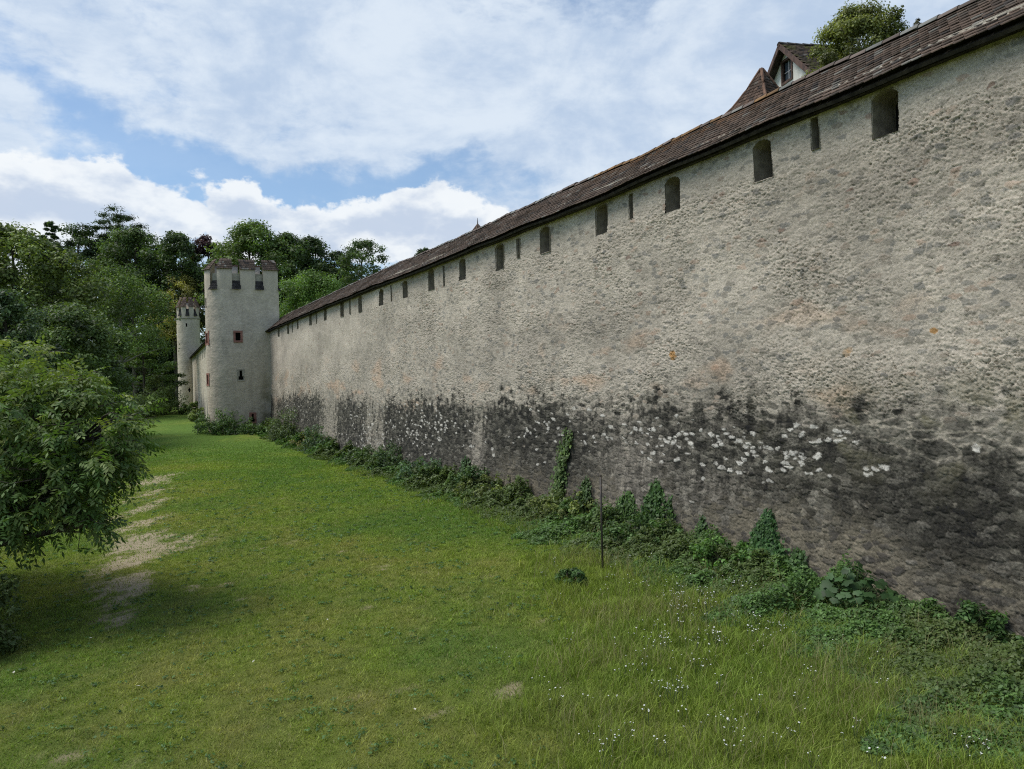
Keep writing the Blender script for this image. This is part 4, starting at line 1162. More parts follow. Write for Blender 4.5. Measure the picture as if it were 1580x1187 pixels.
def tree(label, px, ytop, ybot, Y, wpx, colr, style='round', name='broadleaf_tree', leaf=0.38, nclump=95, per=190, seed=0, sparse=1.0, group='trees of the park beyond the lawn', trunk_col=None, depth=1.0):
    r = np.random.default_rng(1000 + seed)
    top = at(px, ytop, Y); x, y = top.x, top.y
    z0 = float(gz(x, y)); Hh = top.z - z0
    zb_ = max(at(px, ybot, Y).z - z0, 0.6)
    Wd = wpx / F * Y
    root = empty(name, (x, y, z0), label, 'tree', group)
    ch = Hh - zb_
    nclump = int(nclump * max(1.0, min(ch / Wd * 0.62, 2.6)))
    t = r.random(nclump) ** (0.85 if style != 'conifer' else 1.15)
    a = r.random(nclump) * 2 * math.pi
    ph = r.random(6) * 6.28
    lob = 1 + 0.18 * np.sin(3 * a + ph[0] + 4 * t) + 0.14 * np.sin(5 * a + ph[1] - 7 * t) + 0.10 * np.sin(2 * a + ph[2])
    if style == 'round': env = np.sqrt(np.clip(1 - (2 * t - 0.9) ** 2 / 1.22, 0.02, 1))
    elif style == 'conifer': env = np.clip(1.04 - t, 0.06, 1) ** 0.6
    elif style == 'pine': env = np.where(t > 0.35, np.sqrt(np.clip(1 - ((t - .62) / .48) ** 2, .15, 1)), 0.55)
    else: env = np.sqrt(np.clip(1 - (t - 0.30) ** 2 / 0.56, 0.04, 1))   # spreading
    rad = Wd * .5 * env * lob * np.sqrt(0.12 + 0.88 * r.random(nclump))
    rc = Wd * (0.085 + 0.075 * r.random(nclump)) * (1.15 if style == 'pine' else 1.0) * (np.clip(env * 1.3, .5, 1) if style == 'conifer' else 1)
    zc = zb_ + t * ch - rc * 0.5 * (t > .6)
    if style in ('pine', 'conifer', 'spread'):
        lv = 8 if style != 'conifer' else 14
        zc = zb_ + (np.round(t * lv) / lv + (0.07 if style != 'spread' else 0.03) * r.normal(0, 1, nclump)) * ch * 0.97
    cs = np.stack([rad * np.cos(a), rad * np.sin(a) * depth, zc], 1)
    flat = {'round': 0.72, 'pine': 0.34, 'conifer': 0.55, 'spread': 0.36}[style]
    P, Nn, k = puffs(cs, rc, int(per * sparse), r, flat, 0.6, 0.35 if style in ('round', 'spread') else 0.0)
    cl = tintset(colr, k, nclump, r)
    V, Fq, cc = leaves(P, Nn, leaf, 0.62 if style not in ('pine', 'conifer') else 0.35, cl, r, 0.5)
    mesh_np('crown', V, Fq, M_LEAF, root, {'Col': cc})
    b = MB()
    tr = max(0.12, Hh * 0.016)
    lean = r.normal(0, 0.02 * Hh, 2)
    def spine(f): return Vector((lean[0] * f * f + 0.02 * Hh * math.sin(3 * f + ph[3]) * f, lean[1] * f * f, Hh * f))
    fs_ = np.linspace(0, 0.9, 10)
    b.tube([spine(f) - Vector((0, 0, .3 if f == 0 else 0)) for f in fs_], [tr * (1.25 if f == 0 else 1) * (1 - f) ** 0.8 + .02 for f in fs_], 8)
    order = np.argsort(-rc)[:26]
    for q in order:
        c = Vector(cs[q]); f0 = max(min((c.z - 0.25 * math.hypot(c.x, c.y)) / Hh * 0.9, 0.85), 0.12)
        p0 = spine(f0); mid = p0.lerp(c, 0.5) + Vector((0, 0, 0.06 * (c - p0).length)) + Vector(r.normal(0, .05, 3)) * (c - p0).length
        rr = tr * (1 - f0) * 0.5 + 0.02
        b.tube([p0, p0.lerp(mid, .5) + Vector((0, 0, -.02)), mid, mid.lerp(c, .5), c], [rr, rr * .8, rr * .6, rr * .4, rr * .2], 5)
    b.build('trunk', trunk_col or M_BARK, root, smooth=True)
    return root

M_PALE = noise_mat('pale_bark', (0.10, 0.09, 0.07), (0.30, 0.28, 0.24), 5.0, 0.9, (1, 1, 0.3))
DG = (0.026, 0.044, 0.014); MG = (0.048, 0.076, 0.020); OG = (0.056, 0.078, 0.022); LG = (0.075, 0.115, 0.026); YG = (0.115, 0.115, 0.034); BG_ = (0.036, 0.058, 0.026); PU = (0.030, 0.016, 0.020)
T = [
 ('olive green broadleaf tree towering at the left edge of the picture', 18, 346, 600, 58, 215, OG, 'round', {'leaf': .26, 'nclump': 150, 'per': 260}),
 ('dark narrow fir with a pointed top left of the bushy dark oak', 78, 349, 500, 132, 66, DG, 'conifer', {'name': 'conifer_tree', 'leaf': .45, 'nclump': 190}),
 ('dark bushy oak between the pointed fir and the flat topped pine', 117, 346, 500, 130, 96, DG, 'round', {}),
 ('tall dark pine with flat layered top boughs above the wood', 186, 336, 500, 134, 104, (0.02, 0.034, 0.014), 'pine', {'name': 'conifer_tree', 'leaf': .45, 'nclump': 230}),
 ('deep green rounded tree standing just under the flat topped pine', 203, 352, 500, 127, 128, (0.034, 0.056, 0.016), 'round', {'nclump': 120}),
 ('very dark rounded tree left of the purple leaved beech', 268, 357, 520, 124, 100, DG, 'round', {'nclump': 130}),
 ('purple leaved beech rising behind the top of the broad tower', 316, 364, 500, 130, 60, PU, 'round', {'sparse': .8}),
 ('big mid green tree directly behind the broad tower top', 392, 341, 520, 118, 132, MG, 'round', {'nclump': 150}),
 ('deep green tree filling the gap right of the broad tower top', 440, 358, 520, 121, 100, (0.036, 0.06, 0.018), 'round', {'nclump': 120}),
 ('dark shaggy tree between the big green tree and the open crowned tree', 480, 366, 520, 126, 90, DG, 'round', {'nclump': 110}),
 ('open crowned tree with sky showing through just left of the long roof', 560, 369, 500, 116, 92, (0.042, 0.07, 0.022), 'round', {'nclump': 70, 'sparse': .8, 'leaf': .3}),
 ('small dark tree low between the shaggy tree and the open crowned tree', 520, 388, 520, 124, 80, DG, 'round', {'nclump': 100}),
 ('fresh green rounded tree behind the far end of the tiled wall roof', 478, 416, 560, 92, 140, (0.052, 0.09, 0.022), 'round', {'leaf': .26, 'nclump': 130}),
 ('mid green tree with pale visible stems in the middle of the wood', 182, 410, 560, 92, 150, MG, 'round', {'leaf': .26, 'nclump': 120, 'sparse': .8, 'trunk_col': M_PALE}),
 ('yellowing feathery tree right behind the slender tower', 278, 424, 540, 121, 92, YG, 'round', {'leaf': .26, 'nclump': 80, 'sparse': .8}),
 ('black green bushy tree filling the gap just left of the slender tower', 252, 512, 622, 127, 78, DG, 'round', {'nclump': 120}),
 ('low spreading tree with layered boughs left of the slender tower', 220, 510, 605, 100, 88, (0.046, 0.074, 0.022), 'spread', {'leaf': .24, 'nclump': 90}),
 ('middle sized leafy tree behind the near bush, left of the layered tree', 108, 468, 640, 52, 165, (0.050, 0.078, 0.025), 'round', {'leaf': .2, 'nclump': 150, 'per': 260}),
 ('blue green leafy tree at the left edge above the near bush', 8, 448, 640, 42, 130, BG_, 'round', {'leaf': .18, 'nclump': 110}),
 ('rounded dark green tree bulging over the edge of the lawn', 152, 540, 650, 62, 96, (0.036, 0.060, 0.020), 'round', {'leaf': .18, 'nclump': 120}),
]
for i, (lb, px, yt, yb, Y, wpx, c, stl, kw) in enumerate(T):
    tree(lb, px, yt, yb, Y, wpx, c, stl, seed=i, **kw)
tree('sunlit olive willow leaved tree behind the roof ridge beside the white gable', 1322, 10, 240, 24.5, 152, (0.084, 0.098, 0.036), 'round', leaf=0.085, nclump=190, per=330, seed=50, group=None)
tree('tiny tree top peeping over the middle of the roof ridge', 655, 381, 480, 70, 40, DG, 'round', leaf=0.16, nclump=40, seed=51, group=None)
tree('small leafless looking twig top above the roof at the right', 1418, 28, 160, 20, 30, (0.06, 0.06, 0.04), 'round', leaf=0.05, nclump=14, per=60, seed=52, group=None)

# dark wood filling the background, one mass
r = np.random.default_rng(5)
n = 1500
pxs = r.uniform(-260, 640, n); Yw = r.uniform(136, 158, n)
cs = []
for px, Y in zip(pxs, Yw):
    topy = np.interp(px, [-260, 0, 60, 300, 330, 520, 640], [360, 372, 385, 388, 392, 408, 440]) + 14 * math.sin(px * .05)
    p = at(px, topy, Y); z0 = float(gz(p.x, Y)); cs.append((p.x, Y, z0 + (p.z - z0) * (r.random() if len(cs) % 3 else r.random() * .35)))
P, Nn, k = puffs(np.array(cs), r.uniform(1.4, 2.6, n), 90, r, 0.75, 0.5)
V, Fq, cc = leaves(P, Nn, 0.55, 0.65, tintset((0.020, 0.034, 0.012), k, n, r), r)
tag(mesh_np('woodland', V, Fq, M_LEAF, None, {'Col': cc}), 'dark wood closing the view behind the park trees', 'woodland', kind='stuff')

def shrub(label, ell, n, leaf, asp, colr, seed, name='bush', cat='bush', group=None, stems=8, upb=0.6, yellow=.25, droop=.6):
    """bush from ellipsoids ((x, y, z), (rx, ry, rz)); leaves fill the outer half of each"""
    r = np.random.default_rng(seed)
    root = empty(name, (ell[0][0][0], ell[0][0][1], float(gz(ell[0][0][0], ell[0][0][1]))), label, cat, group)
    cs, rs = [], []
    for c, ra in ell:
        m = max(6, int(16 * (ra[0] * ra[2]) ** 0.5 / max(0.25, leaf * 3)))
        m = min(m, 70)
        d = nrm(r.normal(0, 1, (m, 3))) * (0.45 + 0.55 * r.random((m, 1)) ** .6)
        cs.append(np.array(c) + d * np.array(ra)); rs.append(np.full(m, 0.30 * min(ra)) * (0.7 + .7 * r.random(m)))
    cs = np.concatenate(cs); rs = np.concatenate(rs)
    ok = cs[:, 2] > gz(cs[:, 0], cs[:, 1]) + 0.04
    cs, rs = cs[ok], rs[ok]
    per = max(4, n // max(1, len(cs)))
    P, Nn, k = puffs(cs, rs, per, r, 0.8, upb)
    up_ = P[:, 2] > gz(P[:, 0], P[:, 1]) + 0.01
    P, Nn, k = P[up_], Nn[up_], k[up_]
    V, Fq, cc = leaves(P, Nn, leaf, asp, tintset(colr, k, len(cs), r, yellow=yellow), r, droop)
    kid(mesh_np('foliage', V, Fq, M_LEAF, None, {'Col': cc}), root)
    b = MB()
    bx, by = ell[0][0][0], ell[0][0][1]; z0 = float(gz(bx, by))
    for q in r.choice(len(cs), min(stems, len(cs)), replace=False):
        c = Vector(cs[q]); p0 = Vector((bx + r.normal(0, .12), by + r.normal(0, .12), z0 - .05)); m_ = p0.lerp(c, .5) + Vector((0, 0, .1))
        rr = 0.012 + 0.004 * ell[0][1][2]
        b.tube([p0, m_, c], [rr, rr * .7, rr * .3], 5)
    kid(b.build('stems', M_BARK), root)
    return root

# near ash-like bush tree at the left edge
def near_tree():
    r = np.random.default_rng(99)
    base = at(-120, 960, 14.0); bz = float(gz(base.x, base.y))
    root = empty('ash_tree', (base.x, base.y, bz), 'large bushy ash tree with long leaflets overhanging the lawn at the left edge', 'tree')
    E_ = [((-150, 700, 14.5), 200, 190, 2.2), ((20, 680, 14.0), 150, 130, 1.9), ((95, 655, 13.6), 105, 75, 1.3), ((150, 662, 13.4), 62, 40, .8), ((10, 585, 14.4), 85, 62, 1.2), ((105, 745, 13.0), 85, 62, 1.1), ((128, 810, 12.7), 40, 42, .5), ((100, 600, 14.0), 50, 30, .7), ((30, 790, 12.8), 75, 50, 1.0), ((170, 715, 13.2), 34, 40, .5), ((-60, 850, 12.6), 80, 60, .9)]
    tw, tips = [], []
    W_ = np.array([a * b for _, a, b, _ in E_], float); W_ /= W_.sum()
    N = 10500
    ke = r.choice(len(E_), N, p=W_)
    C0 = np.array([at(*e[0]) for e in E_]); RX = np.array([[e[1] / F * e[0][2], e[3], e[2] / F * e[0][2]] for e in E_])
    d = nrm(r.normal(0, 1, (N, 3))) * (0.35 + 0.65 * r.random((N, 1)) ** .45)
    P = C0[ke] + d * RX[ke]
    P += 0.12 * np.stack([gnoise(P[:, 0] * 1.5, P[:, 2] * 1.5, 1), gnoise(P[:, 1] * 1.5, P[:, 2] * 1.5, 2), gnoise(P[:, 0] * 1.5, P[:, 1] * 1.5, 3)], 1)
    ok = (P[:, 2] > gz(P[:, 0], P[:, 1]) + 0.3)
    hole = gnoise(P[:, 0] * 1.3 + P[:, 1] * .6, P[:, 2] * 1.6, 11) + .6 * gnoise(P[:, 0] * 3 - P[:, 1] * .8, P[:, 2] * 3.2, 13)
    ok &= hole > -0.22
    sh = np.nonzero(ok)[0]; sh = sh[np.argsort(-np.linalg.norm(d[sh], axis=1))[:1400]]; sh = r.choice(sh, 110, replace=False)
    SP, SK, SDn = [], [], []
    for q in sh:                              # young shoots standing out of the crown
        dv = nrm((d[q] * np.array([1, 1, .6]) + np.array([0, 0, .25]) + r.normal(0, .3, 3))[None])[0]
        for m_ in np.linspace(.05, .25 + .4 * r.random(), 6):
            SP.append(P[q] + dv * m_ + np.array([0, 0, -.25 * m_ * m_])); SK.append(ke[q]); SDn.append(dv)
    P = np.concatenate([P[ok], SP]); ke = np.concatenate([ke[ok], SK]); d = np.concatenate([d[ok], SDn]); ok = np.ones(len(P), bool)
    P, ke, d = P[ok], ke[ok], d[ok]
    # every spray: a rachis with paired leaflets
    ax = nrm(d * np.array([1, 1, .4]) + r.normal(0, .5, P.shape) + np.array([0, 0, -.25]))
    upv = nrm(np.array([0, 0, 1.0]) + r.normal(0, .35, P.shape)); sdv = nrm(np.cross(ax, upv)); upv = np.cross(sdv, ax)
    spray_c = (np.array([0.092, 0.160, 0.038])[None] * (1 + .22 * r.normal(0, 1, (len(P), 1))).clip(.5, 1.6))
    yl = (r.random((len(P), 1)) ** 3) * .8 + 0.35 * sstep(3.4, 4.6, P[:, 2])[:, None]
    spray_c = spray_c * (1 - yl) + np.array([0.23, 0.27, 0.065]) * yl
    Vs, Fs, Cs = [], [], []
    o = 0
    for j in range(9):
        t = 0.03 + 0.24 * (j // 2) / 4.0
        sgn = 0 if j == 8 else (1 if j % 2 else -1)
        L = 0.105 * (0.8 + .4 * r.random((len(P), 1)))
        st_ = P + ax * t + np.array([0, 0, -.12]) * t * t * 6
        dr = nrm(sdv * sgn + ax * (0.55 if sgn else 1.0) + np.array([0, 0, -.28]) + r.normal(0, .16, P.shape))
        nn = nrm(upv + r.normal(0, .25, P.shape)); bi = nrm(np.cross(nn, dr)); w = L * .21
        q = np.stack([st_, st_ + dr * L * .45 + bi * w - upv * .004, st_ + dr * L + np.array([0, 0, -.02]), st_ + dr * L * .45 - bi * w - upv * .004], 1)
        Vs.append(q.reshape(-1, 3)); Fs.append(np.arange(4 * len(P)).reshape(-1, 4) + o); o += 4 * len(P)
        Cs.append(np.repeat(spray_c * (1 + .14 * r.normal(0, 1, (len(P), 1))).clip(.6, 1.5), 4, 0))
    kid(mesh_np('crown', np.concatenate(Vs), np.concatenate(Fs), M_LEAF, None, {'Col': np.clip(np.concatenate(Cs), .004, .5)}), root)
    b = MB()
    B0 = Vector((base.x, base.y, bz))
    for e in range(len(E_)):
        c = Vector(C0[e]); m_ = B0.lerp(c, .45) + Vector((0, 0, .5))
        b.tube([B0 + Vector((r.normal(0, .1), r.normal(0, .1), -.2)), B0.lerp(m_, .5) + Vector((0, 0, .3)), m_, m_.lerp(c, .6), c], [.13, .11, .08, .05, .025], 7)
        for q in r.choice(np.nonzero(ke == e)[0], min(26, int((ke == e).sum())), replace=False):
            p = Vector(P[q]); mm = c.lerp(p, .5) + Vector((0, 0, .08))
            b.tube([c.lerp(m_, .3), mm, p, p + Vector(ax[q]) * .3], [.022, .014, .007, .003], 4)
    kid(b.build('trunk', M_BARK, smooth=True), root)
near_tree()
def gp_(px, py): 
    p = ground_at(px, py); return p
q = at(-12, 935, 11.5)
shrub('low dark shrub under the ash tree in the lower left corner', [((q.x - .25, q.y, q.z), (.62, .7, .55)), ((q.x - .5, q.y + .3, q.z + .3), (.5, .6, .5)), ((q.x - .3, q.y, q.z - .45), (.6, .6, .5))], 5200, .085, .45, (0.040, 0.062, 0.022), 301)
# shrubs closing the far end of the lawn
for i, (lb, px, py, Y, rx, rz, c) in enumerate([
        ('clipped looking dark shrub against the foot of the slender tower', 258, 640, 98, 2.5, 3.4, (0.060, 0.088, 0.030)),
        ('broad green shrub at the far end of the lawn under the layered tree', 226, 642, 94, 2.8, 3.0, (0.072, 0.105, 0.034)),
        ('grey green shrub where the far lawn meets the trees', 194, 645, 90, 2.8, 3.4, (0.075, 0.100, 0.045)),
        ('feathery light shrub rising above the far hedge', 240, 640, 100, 1.6, 5.0, (0.085, 0.110, 0.048)),
        ('light green weed thicket on the grass before the slender tower foot', 300, 640, 97, 2.0, 1.5, (0.080, 0.115, 0.035)),
        ('pale grassy weeds left of the broad tower foot', 314, 650, 84, 1.5, 1.5, (0.085, 0.115, 0.040))]):
    p = at(px, py, Y); z0 = float(gz(p.x, p.y))
    shrub(lb, [((p.x, p.y, z0 + rz * .45), (rx, rx * .8, rz * .55)), ((p.x - rx * .5, p.y + .5, z0 + rz * .35), (rx * .7, rx * .7, rz * .4))], 5200, .2, .6, c, 310 + i, group='shrubs at the far end of the lawn')

# weeds and brambles along the wall foot
def wp(px, py, out=0.0):
    """a point on the ground at the wall foot under photo column px"""
    s, z = wall_at(px, py)
    p = wmap(np.array(s), np.array(0.1), np.array(out)); return Vector((p[0], p[1], float(gz(p[0], p[1]))))
WEED = [
 ('tall dark nettle clump at the foot of the broad tower', 332, 668, 62.6, 2.0, 2.1, (0.042, 0.076, 0.024), .15),
 ('dark nettles right of the tower foot clump, below the lowest red framed loophole', 402, 676, 61.5, 1.9, 1.15, (0.046, 0.082, 0.026), .15),
 ('deep green nettle clump in front of the middle of the broad tower', 366, 673, 62.0, 2.0, 1.35, (0.034, 0.064, 0.022), .15),
 ('grey green elder bush below the first black stain from the tower', 470, 690, 54.5, 1.6, 2.3, (0.050, 0.072, 0.034), .13),
 ('olive grass tuft bush between the two elder bushes', 515, 705, 49.0, 1.1, 1.0, (0.075, 0.078, 0.026), .10),
 ('blue green elder bush below the pale washed streak of the wall', 545, 712, 46.0, 1.35, 1.6, (0.040, 0.068, 0.034), .13),
 ('low bramble below the white flecked black stain', 612, 732, 38.0, 1.2, 0.9, (0.042, 0.066, 0.028), .11),
 ('bramble mound with climbing shoot left of the ivy stump', 655, 738, 35.0, 1.0, 1.3, (0.040, 0.066, 0.030), .10),
 ('spreading blue green bramble mound in front of the short ivy', 705, 765, 31.0, 1.3, 1.0, (0.044, 0.078, 0.040), .11),
 ('olive bramble heap left of the tall narrow ivy', 795, 785, 25.6, 1.25, 0.9, (0.062, 0.080, 0.028), .10),
 ('leafy weed cluster at the wall left of the thin pole', 822, 752, 26.8, 0.7, 1.0, (0.038, 0.068, 0.028), .10),
 ('light green weed heap behind the thin pole', 890, 815, 21.5, 1.3, 0.8, (0.070, 0.090, 0.030), .09),
 ('dark weed bush in front of the broad ivy clump', 1000, 835, 17.9, 0.95, 0.8, (0.034, 0.066, 0.020), .085),
 ('round dark tuft alone in the grass below the pole', 880, 925, 14.6, .30, .35, (0.030, 0.062, 0.018), .07),
 ('fresh green weed bush left of the pointed ivy', 1120, 870, 15.4, .75, .62, (0.040, 0.082, 0.020), .08),
 ('dark shrub at the wall foot on the right edge', 1575, 965, 11.0, .42, .55, (0.030, 0.062, 0.018), .08),
]
for i, (lb, px, py, Y, rx, rz, c, lf) in enumerate(WEED):
    p = at(px, py, Y); z0 = float(gz(p.x, p.y))
    if wdist(p.x, p.y) < 0.35 and p.y < 66:
        p.x = float(wallX(p.y)) - 0.75
    rx_ = rx
    shrub(lb, [((p.x, p.y, z0 + rz * .40), (rx_, rx_ * .75, rz * .6)), ((p.x - .4 * rx_, p.y + .6 * rx_, z0 + rz * .25), (rx_ * .7, rx_ * .7, rz * .42)), ((p.x + .45 * rx_, p.y - .5 * rx_, z0 + rz * .22), (rx_ * .7, rx_ * .6, rz * .36))],
          int(1500 + 900 * rx * rz / (lf * lf * 60)), lf, .55, c, 400 + i, name='weed_bush', group='weeds and brambles along the wall foot')
# big lobed leaves
def big_leaf_plant():
    r = np.random.default_rng(12)
    c = at(1318, 930, 12.6); x0, y0 = c.x, c.y; z0 = float(gz(x0, y0))
    root = empty('burdock_plant', (x0, y0, z0), 'large leaved green plant spreading its lobed leaves against the black wall foot', 'plant')
    V, Fq, Cc = [], [], []; b = MB()
    for i in range(95):
        a = r.random() * 6.28; rad = 0.66 * math.sqrt(r.random()); h = 0.18 + 0.75 * (1 - rad / .75) * (0.55 + .45 * r.random())
        p = Vector((x0 + rad * math.cos(a), y0 + rad * math.sin(a) * .8, z0 + h))
        n_ = Vector((math.cos(a) * .6 - .2 + r.normal(0, .35), math.sin(a) * .5 - .35 + r.normal(0, .35), 1.0)).normalized()
        t = Vector((math.cos(a), math.sin(a), -.35)); t = (t - n_ * t.dot(n_)).normalized(); s_ = n_.cross(t)
        L = 0.065 + .065 * r.random(); K = 20
        cc = np.array([0.050, 0.105, 0.032]) * (0.5 + .8 * r.random())
        ctr = len(V); V.append(p); Cc.append(cc)
        for k in range(K):
            th = 2 * math.pi * k / K
            rr = L * (0.62 + 0.30 * abs(math.cos(2.5 * th)) ** .8 + .05 * r.random()) * (1.0 if math.cos(th) > -.7 else .55)
            V.append(p + t * rr * math.cos(th) + s_ * rr * math.sin(th) - n_ * 0.16 * rr); Cc.append(cc * (0.92 + .16 * r.random()))
        for k in range(K):
            Fq.append((ctr, ctr + 1 + k, ctr + 1 + (k + 1) % K))
        b.tube([(x0 + .1 * math.cos(a), y0 + .1 * math.sin(a), z0), (x0 + .55 * rad * math.cos(a), y0 + .55 * rad * math.sin(a) * .8, z0 + h * .7), tuple(p)], [.009, .007, .005], 5)
    kid(mesh_np('leaves', np.array([tuple(v) for v in V]), np.array(Fq), M_LEAF, None, {'Col': np.array(Cc)}, smooth=False), root)
    kid(b.build('stalks', M_STALK), root)
M_STALK = noise_mat('green_stalk', (0.05, 0.08, 0.03), (0.10, 0.12, 0.05), 12.0)
big_leaf_plant()

def ivy(label, pts, n, leaf, colr, seed):
    """ivy creeping up the wall face: pts = (px, py, half width px) from the foot upwards"""
    r = np.random.default_rng(seed)
    q = [(wall_at(x, y), wall_at(x + w, y)) for x, y, w in pts]
    s = np.array([a[0] for a, b_ in q]); z = np.array([a[1] for a, b_ in q]); w = np.array([abs(b_[0] - a[0]) for a, b_ in q])
    p0 = wmap(np.array(s[0]), np.array(0.0), np.array(0.05))
    root = empty('ivy_plant', tuple(p0), label, 'ivy', 'ivy climbing the wall')
    nr = 16; runs = []
    for q_i in range(nr):                          # runners climb by a random walk, few reach the top
        top_t = (len(pts) - 1) * (1.0 if q_i < 2 else 0.25 + 0.75 * r.random() ** 1.3)
        tt = np.linspace(0, top_t, 40)
        o = r.normal(0, .45) + np.cumsum(r.normal(0, .07, 40))
        runs.append((np.interp(tt, range(len(pts)), s) + o * np.interp(tt, range(len(pts)), np.maximum(w, w[0] * .30)), np.interp(tt, range(len(pts)), z)))
    wt_ = np.array([rz[-1] - rz[0] + .05 for _, rz in runs]); kk = r.choice(nr, n, p=wt_ / wt_.sum())
    ti = r.random(n) ** 1.15 * 39
    sp_ = np.array([np.interp(t_, range(40), runs[a_][0]) for t_, a_ in zip(ti, kk)]); zp = np.array([np.interp(t_, range(40), runs[a_][1]) for t_, a_ in zip(ti, kk)])
    fade = 1 - ti / 39.0
    sp_ = sp_ + r.normal(0, 1, n) * (.03 + .07 * fade); zp = zp + r.normal(0, 1, n) * (.04 + .05 * fade)
    off = 0.03 + (0.05 + .26 * fade ** 1.5) * r.random(n) ** 1.6
    P = wmap(sp_, zp, off)
    _, _, nx_, ny_ = wcurve(sp_)
    Nn = nrm(np.stack([nx_, ny_, 0.35 + 0 * nx_], 1) + r.normal(0, .4, (n, 3)))
    k = (zp * 3).astype(int) - int((zp * 3).min())
    V, Fq, cc = leaves(P, Nn, leaf, .85, tintset(colr, k, k.max() + 1, r, .15, .3), r, 1.0)
    kid(mesh_np('foliage', V, Fq, M_LEAF, None, {'Col': cc}), root)
    b = MB()
    for rs_, rz in runs:
        b.tube([tuple(wmap(np.array(rs_[q_i]), np.array(rz[q_i]), np.array(0.045))) for q_i in range(0, 40, 3)], list(np.linspace(.012, .004, 14)), 4)
    kid(b.build('stems', M_BARK), root)
IVY = [
 ('tall narrow ivy streak high on the black wall, left of the thin pole', [(862, 775, 12), (866, 740, 11), (870, 710, 9), (874, 685, 9), (877, 664, 6)], 1400, .10, (0.045, 0.072, 0.024)),
 ('short dark ivy stump on the wall below the brown stain', [(715, 760, 9), (716, 740, 8), (716, 722, 6), (717, 706, 4)], 1100, .12, (0.028, 0.052, 0.020)),
 ('broad dark ivy clump on the wall right of the thin pole', [(1015, 830, 28), (1014, 800, 25), (1016, 775, 19), (1018, 755, 12), (1016, 742, 5)], 4600, .085, (0.028, 0.058, 0.016)),
 ('smaller ivy clump touching the left side of the broad clump', [(965, 815, 17), (966, 795, 15), (968, 775, 12), (970, 760, 7)], 1900, .085, (0.032, 0.062, 0.018)),
 ('pointed ivy with two tips on the wall above the green weeds', [(1186, 875, 26), (1186, 850, 23), (1184, 825, 17), (1184, 805, 10), (1186, 790, 4)], 4200, .075, (0.024, 0.054, 0.018)),
 ('thin ivy shoot between the broad clump and the pointed ivy', [(1086, 850, 7), (1086, 830, 6), (1086, 812, 4), (1087, 798, 2)], 800, .075, (0.028, 0.056, 0.018)),
 ('small ivy tuft just right of the pointed ivy', [(1232, 885, 14), (1233, 868, 11), (1234, 850, 5)], 1100, .075, (0.028, 0.056, 0.018)),
 ('slight ivy spray left of the thin pole foot', [(906, 780, 8), (906, 760, 6), (907, 738, 3)], 700, .09, (0.034, 0.060, 0.020)),
]
for i, (lb, pts, n_, lf, c) in enumerate(IVY):
    ivy(lb, pts, n_, lf, c, 500 + i)

# continuous ground cover at the wall foot
r = np.random.default_rng(21)
n = 240000
Yw = 8.5 * (66.0 / 8.5) ** r.random(n)
sw = np.interp(Yw, Yd, Sd)
wid = np.interp(Yw, [8, 11, 13, 17, 22, 30, 45, 66], [3.9, 3.3, 2.7, 2.5, 2.2, 1.8, 1.4, 1.4]) * (1 + .45 * fbm(sw * .5, sw * 0, 61, 3))
hgt = np.interp(Yw, [8, 11, 13, 17, 22, 30, 45, 66], [.40, .40, .46, .58, .62, .62, .7, .9]) * np.clip(0.75 + .9 * fbm(sw * .8, sw * 0 + 4, 63, 3), .2, 1.6)
u = r.random(n)
offw = 0.02 + u * wid
hum = np.clip(1 - u ** 1.6, 0, 1) * hgt * np.clip(.7 + .8 * fbm(sw * 1.6, offw * 1.6, 67, 3), .12, 1.5)
x_, y_, nx_, ny_ = wcurve(sw)
o_ = offw + .3
px_, py_ = x_ + nx_ * o_, y_ + ny_ * o_
P = np.stack([px_, py_, gz(px_, py_) + 0.02 + hum * (0.55 + .5 * r.random(n))], 1)
Nn = nrm(np.stack([nx_ * .3, ny_ * .3, np.full(n, .8)], 1) + r.normal(0, .45, (n, 3)))
k = ((fbm(sw * .9, offw * .9, 69, 2) + 2) * 12).astype(int)
cb = tintset((0.042, 0.082, 0.022), k, k.max() + 1, r, .12, .3, .2)
ol = sstep(-.1, .5, fbm(sw * .35, offw * .4 + 3, 71, 3) + .25 * sstep(13, 20, Yw))[:, None]
cb = cb * (1 - .75 * ol) + np.array([0.105, 0.135, 0.040]) * (0.7 + .5 * r.random((n, 1))) * .75 * ol
sz = 0.034 + 0.0030 * Yw
V, Fq, cc = leaves(P, Nn, sz, .5, cb, r, .3)
tag(mesh_np('ground_cover', V, Fq, M_LEAF, None, {'Col': cc}), 'tangled weeds and ivy leaves covering the ground along the wall foot', 'ground cover', kind='stuff')

